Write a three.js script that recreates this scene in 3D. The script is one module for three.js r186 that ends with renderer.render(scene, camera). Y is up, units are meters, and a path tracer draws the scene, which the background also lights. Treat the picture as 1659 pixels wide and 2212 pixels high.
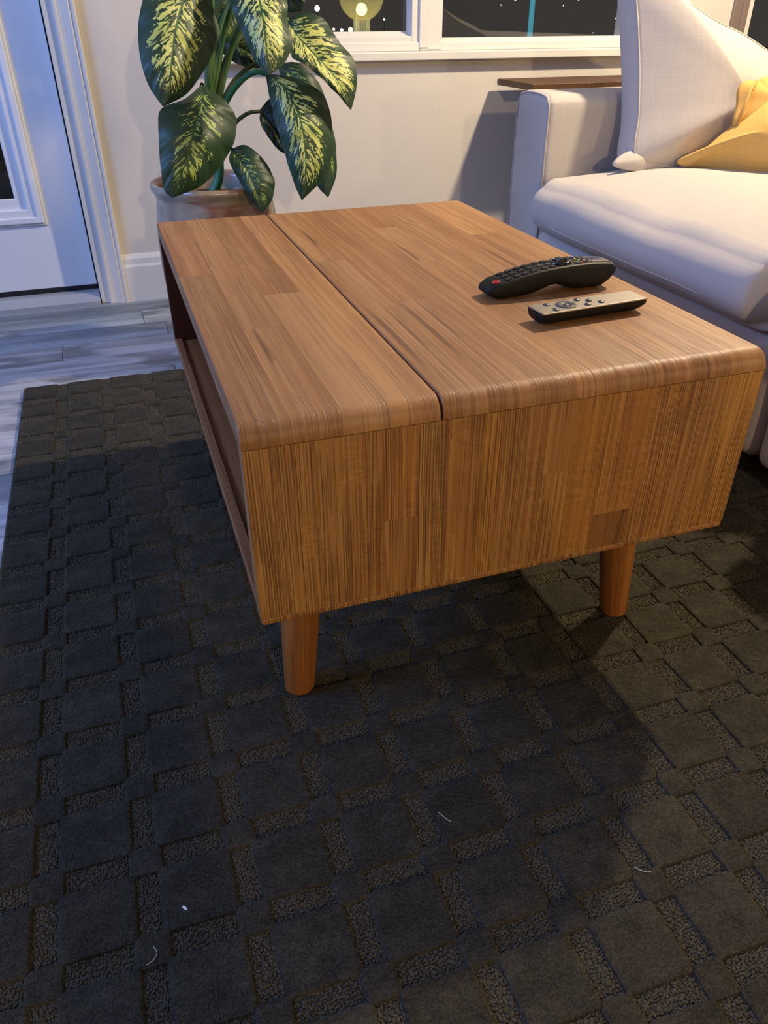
import * as THREE from 'three';
import { RoundedBoxGeometry } from 'three/addons/geometries/RoundedBoxGeometry.js';
import { RectAreaLightUniformsLib } from 'three/addons/lights/RectAreaLightUniformsLib.js';
import * as BGU from 'three/addons/utils/BufferGeometryUtils.js';

// ------------------------------------------------------------------ camera, sky, exposure
const scene = new THREE.Scene();
const IMG_W = 1659, IMG_H = 2212, FOCAL = 1655.1;
const camera = new THREE.PerspectiveCamera(2 * Math.atan(IMG_H / 2 / FOCAL) * 180 / Math.PI, IMG_W / IMG_H, 0.02, 200);
camera.rotation.order = 'YXZ';
camera.position.set(-0.0742, 0.7808, 0.6381);
camera.rotation.set(-33.085 * Math.PI / 180, -18.598 * Math.PI / 180, -0.19 * Math.PI / 180);
camera.updateMatrixWorld(true);
scene.add(camera);
scene.background = new THREE.Color(0.036, 0.034, 0.032);   // night sky
const renderer = new THREE.WebGLRenderer({ antialias: true });
renderer.toneMapping = THREE.LinearToneMapping;
renderer.toneMappingExposure = 1.0;
renderer.shadowMap.enabled = true;
RectAreaLightUniformsLib.init();

// light levels
const PENDANT = { pos: [1.62, 1.77, -0.93], color: [1.0, 0.82, 0.57], power: 12.5 };
const TABLE_LAMP = { pos: [1.72, 0.80, 1.12], color: [1.0, 0.76, 0.44], power: 1.2 };
const KITCHEN = { pos: [0.16, 1.72, 4.1], color: [1.0, 0.74, 0.42], power: 16.5 };
const TV = { pos: [-2.06, 1.55, -0.45], w: 1.2, h: 0.68, color: [0.22, 0.41, 1.0], power: 26 };

// ------------------------------------------------------------------ small helpers
const V = (x, y, z) => new THREE.Vector3(x, y, z);
function rng(seed) { let a = seed >>> 0; return () => { a = (a + 0x6d2b79f5) | 0; let t = Math.imul(a ^ (a >>> 15), 1 | a); t = (t + Math.imul(t ^ (t >>> 7), 61 | t)) ^ t; return ((t ^ (t >>> 14)) >>> 0) / 4294967296; }; }
const lerp = (a, b, t) => a + (b - a) * t, clamp = (x, a = 0, b = 1) => Math.min(b, Math.max(a, x)), smooth = (a, b, x) => { const t = clamp((x - a) / (b - a)); return t * t * (3 - 2 * t); };
const mix3 = (a, b, t) => [lerp(a[0], b[0], t), lerp(a[1], b[1], t), lerp(a[2], b[2], t)];
// a ray of the photograph met with a plane n.p = d: used to read positions off the picture
function rayOf(px, py) { return V((px - IMG_W / 2) / FOCAL, -(py - IMG_H / 2) / FOCAL, -1).applyQuaternion(camera.quaternion); }
function onPlane(px, py, n, d) { const r = rayOf(px, py), o = camera.position, t = (d - n.dot(o)) / n.dot(r); return o.clone().addScaledVector(r, t); }
const AX = { x: V(1, 0, 0), y: V(0, 1, 0), z: V(0, 0, 1) };
const at = (px, py, axis, val) => onPlane(px, py, AX[axis], val);

const used = {};
function numbered(n) { if (used[n] === undefined) { used[n] = 0; return n; } used[n]++; return n + '_' + String(used[n]).padStart(3, '0'); }
function tag(o, label, category, group) { if (label) o.userData.label = label; if (category) o.userData.category = category; if (group) o.userData.group = group; return o; }
function thing(name, label, category, pos = [0, 0, 0], ry = 0, group) { const g = new THREE.Group(); g.name = numbered(name); g.position.set(...pos); g.rotation.y = ry; scene.add(g); return tag(g, label, category, group); }
function part(name, geo, mat, parent, pos, rot) { const m = new THREE.Mesh(geo, mat); m.name = parent === scene ? numbered(name) : name; if (pos) m.position.set(...pos); if (rot) m.rotation.set(...rot); parent.add(m); return m; }
function struct(name) { const g = new THREE.Group(); g.name = name; g.userData.kind = 'structure'; scene.add(g); return g; }
function structMesh(name, geo, mat) { const m = new THREE.Mesh(geo, mat); m.name = name; m.userData.kind = 'structure'; scene.add(m); return m; }
const moved = (g, x, y, z) => g.translate(x, y, z);
function box(x0, x1, y0, y1, z0, z1) { return new THREE.BoxGeometry(x1 - x0, y1 - y0, z1 - z0).translate((x0 + x1) / 2, (y0 + y1) / 2, (z0 + z1) / 2); }
function rbox(x0, x1, y0, y1, z0, z1, r, seg = 2) { return new RoundedBoxGeometry(x1 - x0, y1 - y0, z1 - z0, seg, r).translate((x0 + x1) / 2, (y0 + y1) / 2, (z0 + z1) / 2); }
function merge(list) { const l = list.map((g) => { const q = g.index ? g.toNonIndexed() : g; for (const k of Object.keys(q.attributes)) if (!['position', 'normal', 'uv'].includes(k)) q.deleteAttribute(k); return q; }); return BGU.mergeGeometries(l, false); }
// planar texture coordinates in metres, chosen by the way each face points
function boxUV(geo, off = [0, 0]) {
  const g = geo.index ? geo.toNonIndexed() : geo, p = g.attributes.position, uv = new Float32Array(p.count * 2), a = V(0, 0, 0), b = V(0, 0, 0), c = V(0, 0, 0);
  for (let i = 0; i < p.count; i += 3) {
    a.fromBufferAttribute(p, i); b.fromBufferAttribute(p, i + 1); c.fromBufferAttribute(p, i + 2);
    const n = b.clone().sub(a).cross(c.clone().sub(a)), ax = Math.abs(n.x), ay = Math.abs(n.y), az = Math.abs(n.z);
    [a, b, c].forEach((q, k) => { const [u, v] = ay >= ax && ay >= az ? [q.x, q.z] : ax >= az ? [q.z, q.y] : [q.x, q.y]; uv[(i + k) * 2] = u + off[0]; uv[(i + k) * 2 + 1] = v + off[1]; });
  }
  g.setAttribute('uv', new THREE.BufferAttribute(uv, 2)); return g;
}

// ------------------------------------------------------------------ noise and textures
function hash2(x, y, s) { let h = Math.imul(x, 374761393) ^ Math.imul(y, 668265263) ^ Math.imul(s, 2147483647 - 62983); h = Math.imul(h ^ (h >>> 13), 1274126177); h ^= h >>> 16; return (h >>> 0) / 4294967296; }
// value noise that repeats after px, py cells
function vn(x, y, px, py, s) {
  const ix = Math.floor(x), iy = Math.floor(y), fx = x - ix, fy = y - iy, m = (a, n) => ((a % n) + n) % n, u = fx * fx * (3 - 2 * fx), v = fy * fy * (3 - 2 * fy);
  const x0 = m(ix, px), x1 = m(ix + 1, px), y0 = m(iy, py), y1 = m(iy + 1, py);
  return lerp(lerp(hash2(x0, y0, s), hash2(x1, y0, s), u), lerp(hash2(x0, y1, s), hash2(x1, y1, s), u), v);
}
function fbm(u, v, fx, fy, oct, s) { let a = 0, w = 0.5, t = 0; for (let i = 0; i < oct; i++) { a += w * vn(u * fx, v * fy, fx, fy, s + i * 17); t += w; w *= 0.5; fx *= 2; fy *= 2; } return a / t; }
function dataTex(w, h, fn, { srgb = true, repeat = [1, 1], wrap = true } = {}) {
  const d = new Uint8Array(w * h * 4);
  for (let y = 0; y < h; y++) for (let x = 0; x < w; x++) { const c = fn((x + 0.5) / w, (y + 0.5) / h, x, y), i = (y * w + x) * 4; d[i] = clamp(c[0], 0, 255); d[i + 1] = clamp(c[1], 0, 255); d[i + 2] = clamp(c[2], 0, 255); d[i + 3] = 255; }
  const t = new THREE.DataTexture(d, w, h, THREE.RGBAFormat); t.magFilter = THREE.LinearFilter; t.minFilter = THREE.LinearMipmapLinearFilter; t.generateMipmaps = true;
  if (wrap) t.wrapS = t.wrapT = THREE.RepeatWrapping; t.repeat.set(...repeat); if (srgb) t.colorSpace = THREE.SRGBColorSpace; t.needsUpdate = true; return t;
}
const again = (t, rx, ry) => { const c = t.clone(); c.repeat.set(rx, ry); c.needsUpdate = true; return c; };
const std = (o) => new THREE.MeshStandardMaterial(o), phy = (o) => new THREE.MeshPhysicalMaterial(o);
const rgb = (r, g, b) => new THREE.Color().setRGB(r / 255, g / 255, b / 255, THREE.SRGBColorSpace);

// wood: u across the grain (0.3 m per repeat), v along it (0.9 m per repeat)
function woodTextures(seed, pores, contrast) {
  const W = 1024, H = 1024, hgt = new Float32Array(W * H);
  const col = dataTex(W, H, (u, v, x, y) => {
    const wob = (fbm(u, v, 4, 3, 2, seed + 3) - 0.5) * 0.02, uu = u + wob + 1;
    const band = fbm(uu, v, 7, 2, 3, seed + 5), fine = fbm(uu, v, pores > 0.5 ? 300 : 190, 7, 2, seed + 9), mid = fbm(uu, v, pores > 0.5 ? 110 : 60, 2, 2, seed + 13), zone = fbm(u, v, 7, 4, 3, seed + 21), hair = vn(uu * 420, v * 22, 420, 22, seed + 15);
    let c = mix3([186, 134, 86], [158, 106, 64], clamp(0.5 + (band - 0.5) * 2.2 * contrast));
    c = mix3(c, [204, 154, 104], clamp((mid - 0.5) * 2.4) * 0.5); c = mix3(c, [140, 92, 54], clamp((0.5 - mid) * 2.4) * 0.35);
    const zz = smooth(0.36, 0.66, zone), t = 0.64 - 0.14 * pores * zz, pore = smooth(t, t + 0.09, fine * 0.7 + hair * 0.3);
    c = mix3(c, [98, 58, 30], pore * (0.18 + pores * 0.34));
    const light = smooth(0.60, 0.74, fbm(uu, v, 260, 6, 2, seed + 51)) * pores; c = mix3(c, [214, 164, 108], light * 0.45);
    const groove = smooth(0.56, 0.68, vn(uu * 270, v * 20, 270, 20, seed + 61) * 0.75 + vn(uu * 400, v * 50, 400, 50, seed + 63) * 0.25) * smooth(0.3, 0.62, zone) * pores; c = mix3(c, [104, 62, 30], groove * 0.42);
    const hairline = smooth(0.35, 0.95, Math.sin((uu * 96 + vn(uu * 24, v * 5, 24, 5, seed + 71) * 0.9) * Math.PI * 2)) * smooth(0.25, 0.55, vn(uu * 96, v * 12, 96, 12, seed + 73)) * smooth(0.25, 0.6, zone) * pores; c = mix3(c, [112, 70, 32], hairline * 0.6); c = mix3(c, [206, 158, 96], smooth(0.4, 1, -Math.sin((uu * 96 + vn(uu * 24, v * 5, 24, 5, seed + 71) * 0.9) * Math.PI * 2)) * 0.22 * pores);
    const streak = (1 - 0.6 * pores) * smooth(0.74, 0.88, fbm(uu, v, 34, 2, 2, seed + 31)) * smooth(0.5, 0.66, fbm(u, v, 5, 5, 2, seed + 37));
    c = mix3(c, [92, 56, 34], streak * 0.75);
    const saw = smooth(0.6, 0.72, fbm(u, v, 6, 7, 2, seed + 41)) * (vn(u * 40, v * 420, 40, 420, seed + 43) - 0.5) * pores;
    c = c.map((k) => k * (1 + saw * 0.16 + (hash2(x, y, seed) - 0.5) * 0.04));
    hgt[y * W + x] = 0.75 - pore * 0.4 - groove * 0.3 - hairline * 0.35 - streak * 0.2 + saw * 0.18 + light * 0.2;
    return c;
  }, { repeat: [1 / 0.3, 1 / 0.9] });
  const bump = dataTex(W, H, (u, v, x, y) => { const k = clamp(hgt[y * W + x]) * 255; return [k, k, k]; }, { srgb: false, repeat: [1 / 0.3, 1 / 0.9] });
  return { col, bump };
}
const woodTop = woodTextures(11, 0.35, 0.8), woodFront = woodTextures(77, 1.0, 0.9);
const topTones = [[1, 1, 1], [0.95, 0.92, 0.9], [1.04, 1.0, 0.95], [0.98, 0.95, 0.92], [1.02, 0.97, 0.94], [0.88, 0.85, 0.82]].map((t) => std({ map: woodTop.col, bumpMap: woodTop.bump, bumpScale: 0.0005, roughness: 0.5, color: new THREE.Color(...t).multiply(new THREE.Color(0.86, 0.89, 0.84)) }));
const frontTones = [[1, 1, 1], [0.93, 0.9, 0.84], [1.1, 1.06, 0.82], [0.97, 0.93, 0.88], [1.03, 0.95, 0.86], [0.74, 0.68, 0.62]].map((t) => std({ map: woodFront.col, bumpMap: woodFront.bump, bumpScale: 0.0010, roughness: 0.52, color: new THREE.Color(...t).multiply(new THREE.Color(0.88, 0.89, 0.70)) }));
const legWood = std({ map: woodTop.col, bumpMap: woodTop.bump, bumpScale: 0.0003, roughness: 0.45, color: new THREE.Color(0.68, 0.52, 0.27) });
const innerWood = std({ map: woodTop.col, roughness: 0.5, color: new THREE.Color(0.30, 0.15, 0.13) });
const boardWood = std({ map: woodTop.col, bumpMap: woodTop.bump, bumpScale: 0.0003, roughness: 0.42, color: new THREE.Color(0.7, 0.56, 0.5) });

// linen: 0.25 m per repeat
const linenBump = dataTex(512, 512, (u, v, x, y) => { const a = Math.sin(u * Math.PI * 2 * 128) * 0.5 + 0.5, b = Math.sin(v * Math.PI * 2 * 128) * 0.5 + 0.5, s = vn(u * 6, v * 128, 6, 128, 5) + vn(u * 128, v * 6, 128, 6, 8); const k = (a * b * 0.5 + s * 0.18) * 255; return [k, k, k]; }, { srgb: false, repeat: [4, 4] });
const linenCol = dataTex(512, 512, (u, v) => { const s = vn(u * 5, v * 128, 5, 128, 25) * 0.5 + vn(u * 128, v * 5, 128, 5, 28) * 0.5, slub = smooth(0.78, 0.95, vn(u * 9, v * 90, 9, 90, 61)) * 0.5 + smooth(0.8, 0.95, vn(u * 90, v * 9, 90, 9, 67)) * 0.5, k = 0.95 + (s - 0.5) * 0.05 - slub * 0.015; return [238 * k, 230 * k, 222 * k]; }, { repeat: [4, 4] });
const linen = phy({ map: linenCol, bumpMap: linenBump, bumpScale: 0.0003, roughness: 0.92, color: new THREE.Color(0.63, 0.615, 0.60), sheen: 0.1, sheenColor: new THREE.Color(1, 1, 1), sheenRoughness: 0.6 });
const mustard = phy({ map: linenCol, bumpMap: linenBump, bumpScale: 0.0004, roughness: 0.85, color: new THREE.Color(0.80, 0.50, 0.13) });

// painted wall: fine roller texture
const rollBump = dataTex(256, 256, (u, v) => { const k = fbm(u, v, 32, 32, 3, 90) * 255; return [k, k, k]; }, { srgb: false, repeat: [4, 4] });
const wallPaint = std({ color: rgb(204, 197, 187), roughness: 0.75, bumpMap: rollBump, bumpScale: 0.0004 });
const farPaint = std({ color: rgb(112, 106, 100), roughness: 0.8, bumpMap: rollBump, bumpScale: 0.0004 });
const ceilingPaint = std({ color: rgb(190, 186, 180), roughness: 0.9 });
const whitePaint = std({ color: rgb(212, 209, 203), roughness: 0.42 });
const doorPaint = std({ color: rgb(228, 229, 230), roughness: 0.4 });
const blackRubber = std({ color: rgb(16, 16, 18), roughness: 0.7 });
const darkMetal = std({ color: rgb(40, 40, 42), roughness: 0.4, metalness: 0.8 });
const paneGlass = phy({ color: 0xffffff, roughness: 0, transmission: 1, thickness: 0, ior: 1.5 });

// ------------------------------------------------------------------ room shell
const RX0 = -2.15, RX1 = 4.6, RZ0 = -1.96, RZ1 = 6.8, RY = 2.6, WT = 0.14;
const DOOR = { x0: -1.07, x1: -0.158, y1: 2.04 };
const WIN = { x0: 0.30, x1: 1.72, y0: 0.681, y1: 1.95 };
const WIN2 = { x0: 2.12, x1: 2.95, y0: 0.12, y1: 2.05 };
{
  const b = RZ0 - WT, wall = [];
  const cols = [[RX0 - WT, DOOR.x0 - 0.03, 0, RY], [DOOR.x0 - 0.03, DOOR.x1 + 0.03, DOOR.y1 + 0.03, RY], [DOOR.x1 + 0.03, WIN.x0, 0, RY], [WIN.x0, WIN.x1, 0, WIN.y0 - 0.02], [WIN.x0, WIN.x1, WIN.y1, RY], [WIN.x1, WIN2.x0, 0, RY], [WIN2.x0, WIN2.x1, 0, WIN2.y0], [WIN2.x0, WIN2.x1, WIN2.y1, RY], [WIN2.x1, RX1 + WT, 0, RY]];
  for (const [x0, x1, y0, y1] of cols) wall.push(box(x0, x1, y0, y1, b, RZ0));
  structMesh('wall_back', boxUV(merge(wall)), wallPaint);
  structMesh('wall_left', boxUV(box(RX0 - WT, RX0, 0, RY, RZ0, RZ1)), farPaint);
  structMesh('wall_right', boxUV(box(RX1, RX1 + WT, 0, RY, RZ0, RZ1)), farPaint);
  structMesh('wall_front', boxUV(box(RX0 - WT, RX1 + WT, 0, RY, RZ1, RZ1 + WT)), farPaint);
  structMesh('ceiling', boxUV(box(RX0 - WT, RX1 + WT, RY, RY + 0.12, b, RZ1 + WT)), ceilingPaint);
}
// floor of vinyl planks running along the window wall
{
  const floor = struct('floor');
  part('subfloor', boxUV(box(RX0 - WT, RX1 + WT, -0.12, -0.006, RZ0 - WT, RZ1 + WT)), std({ color: rgb(70, 66, 62), roughness: 0.9 }), floor);
  const plankCol = dataTex(1024, 256, (u, v, x, y) => {
    const a = fbm(u, v, 3, 9, 4, 301), f = fbm(u, v, 8, 90, 3, 311), k = fbm(u, v, 2, 5, 3, 321), knot = smooth(0.66, 0.8, fbm(u, v, 7, 7, 3, 331));
    let c = mix3([150, 150, 152], [206, 203, 202], smooth(0.3, 0.7, a)); c = mix3(c, [118, 124, 130], smooth(0.5, 0.75, k) * 0.6);
    c = mix3(c, [100, 98, 98], smooth(0.6, 0.8, f) * 0.5); c = mix3(c, [226, 224, 222], smooth(0.55, 0.75, fbm(u, v, 2, 16, 2, 341)) * 0.5); return mix3(c, [92, 86, 84], knot * 0.55);
  }, { repeat: [1 / 1.3, 1 / 0.5] });
  const plankBump = dataTex(512, 256, (u, v) => { const k = fbm(u, v, 6, 110, 3, 311) * 255; return [k, k, k]; }, { srgb: false, repeat: [1 / 1.3, 1 / 0.5] });
  const tones = [[0.95, 0.94, 0.95], [0.66, 0.72, 0.78], [0.50, 0.60, 0.68], [0.80, 0.80, 0.83], [0.44, 0.52, 0.58]].map((t) => std({ map: plankCol, bumpMap: plankBump, bumpScale: 0.0003, roughness: 0.42, color: new THREE.Color(...t) }));
  const R = rng(5), pitch = 0.12, len = 1.22, geos = {};
  const rows = Math.ceil((RZ1 - RZ0 + WT) / pitch);
  for (let r = 0; r < rows; r++) {
    const z0 = RZ0 + r * pitch, z1 = Math.min(z0 + pitch, RZ1); if (z1 - z0 < 0.02) continue;
    let x = RX0 - (r === 3 ? 0.56 : R() * len * 0.9);
    for (let k = 0; x < RX1; k++, x += len) {
      const a = Math.max(x, RX0) + 0.0006, c = Math.min(x + len, RX1) - 0.0006; if (c - a < 0.02) continue;
      const g = boxUV(rbox(a, c, -0.006, 0, z0 + 0.0006, z1 - 0.0006, 0.0008, 1), [R() * 3, R() * 3]);
      const tone = r === 0 ? 4 : r === 1 ? (k % 2 ? 2 : 1) : r === 2 ? 2 : r === 3 ? (a > -0.9 ? 0 : 3) : r === 4 ? 3 : Math.floor(R() * 2) * 3;
      part('plank', g, tones[r <= 2 ? tone : tone], floor);
    }
  }
}
// baseboards
function baseboard(name, x0, x1) { const s = new THREE.Shape(); s.moveTo(0, 0); s.lineTo(0.016, 0); s.lineTo(0.016, 0.108); s.lineTo(0.012, 0.116); s.lineTo(0.011, 0.132); s.lineTo(0.005, 0.143); s.lineTo(0, 0.145); const g = new THREE.ExtrudeGeometry(s, { depth: x1 - x0, bevelEnabled: false }); g.rotateY(-Math.PI / 2).translate(x1, 0, RZ0); structMesh(name, g, whitePaint); }
baseboard('baseboard_back', -0.072, RX1); baseboard('baseboard_left', RX0, -1.16);

// ------------------------------------------------------------------ glazed door in the window wall
{
  // casing with a stepped profile, as three mitred lengths
  const prof = (m) => { const s = new THREE.Shape(); [[0, 0], [0, 0.009], [0.004, 0.012], [0.010, 0.0125], [0.013, 0.0105], [0.022, 0.0115], [0.034, 0.0155], [0.042, 0.0185], [0.046, 0.0155], [0.049, 0.0155], [0.051, 0.0195], [0.056, 0.0205], [0.060, 0.0185], [0.060, 0]].forEach(([x, y], i) => (i ? s.lineTo(m * x, -y) : s.moveTo(m * x, -y))); return s; };
  const leg = (m, x) => new THREE.ExtrudeGeometry(prof(m), { depth: DOOR.y1 + 0.07, bevelEnabled: false }).rotateX(-Math.PI / 2).translate(x, 0, RZ0);
  const trim = struct('trim_1');
  part('casing', leg(1, DOOR.x1 + 0.028), whitePaint, trim); part('casing', leg(-1, DOOR.x0 - 0.028), whitePaint, trim);
  part('casing', box(DOOR.x0 - 0.088, DOOR.x1 + 0.088, DOOR.y1 + 0.028, DOOR.y1 + 0.088, RZ0, RZ0 + 0.018), whitePaint, trim);
  const door = struct('door_1'), zf = -2.02, zb = zf - 0.045, W = doorPaint;
  // jambs
  for (const [a, b] of [[DOOR.x1 + 0.003, DOOR.x1 + 0.03], [DOOR.x0 - 0.03, DOOR.x0 - 0.003]]) part('jamb', rbox(a, b, 0, DOOR.y1 + 0.03, RZ0 - WT + 0.005, RZ0 + 0.002, 0.002, 1), whitePaint, door);
  part('jamb', box(DOOR.x0, DOOR.x1, DOOR.y1, DOOR.y1 + 0.03, RZ0 - WT + 0.005, RZ0), whitePaint, door);
  // seals in the gap round the leaf
  part('seal', box(DOOR.x1 - 0.006, DOOR.x1 + 0.003, 0.03, DOOR.y1, zb, zf - 0.006), blackRubber, door);
  part('seal', box(DOOR.x0 - 0.003, DOOR.x0 + 0.006, 0.03, DOOR.y1, zb, zf - 0.006), blackRubber, door);
  part('door_sweep', box(DOOR.x0 + 0.004, DOOR.x1 - 0.004, 0.030, 0.047, zb + 0.006, zf - 0.001), blackRubber, door);
  const th = new THREE.Shape(); [[0.02, 0], [0.02, 0.012], [-0.02, 0.03], [-0.11, 0.03], [-0.11, 0]].forEach(([x, y], i) => (i ? th.lineTo(x, y) : th.moveTo(x, y)));
  part('threshold', new THREE.ExtrudeGeometry(th, { depth: DOOR.x1 - DOOR.x0 + 0.0, bevelEnabled: false }).rotateY(-Math.PI / 2).translate(DOOR.x1, 0, RZ0 - 0.005), std({ color: rgb(176, 178, 182), roughness: 0.45, metalness: 0.3 }), door);
  // the leaf: stiles and rails round an opening
  const gx0 = DOOR.x0 + 0.17, gx1 = -0.300, gy0 = 0.272, gy1 = 1.9, lx0 = DOOR.x0 + 0.003, lx1 = DOOR.x1 - 0.004;
  const sh = new THREE.Shape(); sh.moveTo(lx0, 0.047); sh.lineTo(lx1, 0.047); sh.lineTo(lx1, DOOR.y1 - 0.004); sh.lineTo(lx0, DOOR.y1 - 0.004); sh.closePath();
  const hole = new THREE.Path(); hole.moveTo(gx0, gy0); hole.lineTo(gx0, gy1); hole.lineTo(gx1, gy1); hole.lineTo(gx1, gy0); hole.closePath(); sh.holes.push(hole);
  part('door_leaf', new THREE.ExtrudeGeometry(sh, { depth: 0.043, bevelEnabled: true, bevelSize: 0.001, bevelThickness: 0.001, bevelSegments: 1 }).translate(0, 0, zb + 0.001), W, door);
  // stepped moulding round the glass: nested picture-frame rings
  const ring = (o, i, z0, z1) => { const s = new THREE.Shape(); s.moveTo(gx0 - o, gy0 - o); s.lineTo(gx1 + o, gy0 - o); s.lineTo(gx1 + o, gy1 + o); s.lineTo(gx0 - o, gy1 + o); s.closePath(); const h = new THREE.Path(); h.moveTo(gx0 - i, gy0 - i); h.lineTo(gx0 - i, gy1 + i); h.lineTo(gx1 + i, gy1 + i); h.lineTo(gx1 + i, gy0 - i); h.closePath(); s.holes.push(h); return new THREE.ExtrudeGeometry(s, { depth: z1 - z0 - 0.004, bevelEnabled: true, bevelSize: 0.003, bevelThickness: 0.004, bevelOffset: -0.003, bevelSegments: 3 }).translate(0, 0, z0); };
  part('glass_moulding', merge([ring(0.026, 0.008, zf - 0.004, zf + 0.013), ring(0.034, 0.024, zf - 0.004, zf + 0.006), ring(0.010, -0.014, zf - 0.012, zf + 0.006), ring(-0.010, -0.044, zf - 0.02, zf - 0.006)]), W, door);
  part('pane', box(gx0 + 0.02, gx1 - 0.02, gy0 + 0.02, gy1 - 0.02, zf - 0.022, zf - 0.018), phy({ color: rgb(190, 205, 200), roughness: 0, transmission: 1, thickness: 0 }), door);
}

// ------------------------------------------------------------------ windows
{
  const win = struct('window_1'), z = RZ0, W = whitePaint, zg = z - 0.040;
  // stool (sill board)
  part('window_sill', rbox(WIN.x0 - 0.03, WIN.x1 + 0.03, 0.657, 0.681, z - 0.05, z + 0.035, 0.004, 3), W, win);
  const mx0 = 0.875, mx1 = 0.994;
  // outer frame: bottom rail, top rail, side rails, mullion in two steps
  part('frame_rail', rbox(WIN.x0, 0.921, 0.681, 0.705, z - 0.10, z + 0.004, 0.003), W, win);
  part('frame_rail', rbox(0.921, WIN.x1, 0.681, 0.7035, z - 0.10, z + 0.003, 0.003), W, win);
  part('frame_rail', rbox(WIN.x0, WIN.x1, WIN.y1 - 0.03, WIN.y1, z - 0.10, z + 0.004, 0.003), W, win);
  part('frame_stile', rbox(WIN.x0, WIN.x0 + 0.035, 0.69, WIN.y1 - 0.01, z - 0.10, z + 0.004, 0.003), W, win);
  part('frame_stile', rbox(WIN.x1 - 0.045, WIN.x1, 0.69, WIN.y1 - 0.01, z - 0.10, z + 0.004, 0.003), W, win);
  part('mullion', rbox(0.918, 0.945, 0.69, WIN.y1 - 0.01, z - 0.10, z + 0.008, 0.002), W, win);
  part('mullion', rbox(0.944, mx1, 0.684, WIN.y1 - 0.01, z - 0.10, z + 0.0055, 0.003), W, win);
  // opening sash on the plant side: rails with a sloping inner bead
  const sx0 = WIN.x0 + 0.035, sx1 = 0.918, sy0 = 0.705, sy1 = WIN.y1 - 0.03;
  part('sash_rail', rbox(sx0, sx1, sy0 - 0.004, sy0 + 0.016, zg - 0.015, z - 0.002, 0.003), W, win); part('sash_rail', rbox(sx0, sx1, sy1 - 0.04, sy1, zg - 0.015, z - 0.002, 0.003), W, win);
  part('sash_stile', rbox(sx0, sx0 + 0.04, sy0 - 0.012, sy1 + 0.01, zg - 0.015, z - 0.0008, 0.003), W, win); part('sash_stile', rbox(0.895, sx1 + 0.004, sy0 - 0.012, sy1 + 0.01, zg - 0.015, z - 0.0008, 0.003), W, win);
  // glazing bead: inner ring sloping back to the glass
  const bead = (x0, x1, y0, y1) => { const pos = [], o = 0, quad = (a, b, c, d) => pos.push(...a, ...b, ...c, ...a, ...c, ...d), zf = z - 0.014, zi = zg + 0.002, i = 0.012, ir = 0.004; const A = [[x0 - o, y0 - o, zf], [x1 + o, y0 - o, zf], [x1 + o, y1 + o, zf], [x0 - o, y1 + o, zf]], B = [[x0 + ir, y0 + i, zi], [x1 - ir, y0 + i, zi], [x1 - ir, y1 - i, zi], [x0 + ir, y1 - i, zi]], C = A.map((p) => [p[0], p[1], zi]); for (let k = 0; k < 4; k++) { const m = (k + 1) % 4; quad(A[k], A[m], B[m], B[k]); quad(B[k], B[m], C[m], C[k]); quad(C[k], C[m], A[m], A[k]); } const g = new THREE.BufferGeometry(); g.setAttribute('position', new THREE.Float32BufferAttribute(pos, 3)); g.computeVertexNormals(); g.setAttribute('uv', new THREE.Float32BufferAttribute(new Float32Array(pos.length / 3 * 2), 2)); return g; };
  part('glazing_bead', bead(sx0 + 0.04, 0.895, sy0 + 0.016, sy1 - 0.04), W, win);
  part('pane', box(sx0 + 0.03, 0.905, sy0 + 0.006, sy1 - 0.03, zg - 0.004, zg), paneGlass, win);
  part('glazing_bead', bead(mx1 - 0.001, WIN.x1 - 0.044, 0.7025, WIN.y1 - 0.03), W, win);
  part('pane', box(mx1 - 0.02, WIN.x1 - 0.03, 0.69, WIN.y1 - 0.02, zg - 0.004, zg), paneGlass, win);
  // dried drops on the outside of the fixed pane
  const drop = std({ color: rgb(235, 236, 238), roughness: 0.5 });
  for (const [px, py, r] of [[1188, 83, 2.6], [1345, 22, 2.6], [1113, -1, 3], [1250, -1, 2.4], [1217, 12, 1.6], [1082, 11, 1.4], [1336, 31, 1.6], [1281, 71, 1.2], [1330, 40, 1.4]]) { const p = at(px, py, 'z', zg + 0.001); part('dried_drop', new THREE.SphereGeometry(r / 760, 10, 8).scale(1, 1.1, 0.45), drop, win, [p.x, p.y, p.z]); }

  const w2 = struct('window_2');
  const brown = std({ color: rgb(120, 104, 96), roughness: 0.6 });
  part('casing', rbox(2.068, 2.124, 0.06, WIN2.y1 + 0.05, z - 0.03, z + 0.012, 0.003), brown, w2);
  part('casing', rbox(2.100, 2.124, 0.06, WIN2.y1 + 0.05, z - 0.03, z + 0.018, 0.003), brown, w2);
  part('frame_stile', rbox(2.126, 2.146, 0.08, WIN2.y1, z - 0.09, z + 0.012, 0.003), W, w2);
  part('frame_stile', rbox(WIN2.x1 - 0.03, WIN2.x1, 0.08, WIN2.y1, z - 0.09, z + 0.012, 0.003), W, w2);
  part('frame_rail', rbox(2.126, WIN2.x1, 0.08, 0.13, z - 0.09, z + 0.010, 0.003), W, w2);
  part('frame_rail', rbox(2.126, WIN2.x1, WIN2.y1 - 0.04, WIN2.y1, z - 0.09, z + 0.010, 0.003), W, w2);
  part('pane', box(2.14, WIN2.x1 - 0.02, 0.11, WIN2.y1 - 0.02, z - 0.05, z - 0.046), paneGlass, w2);
}

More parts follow.
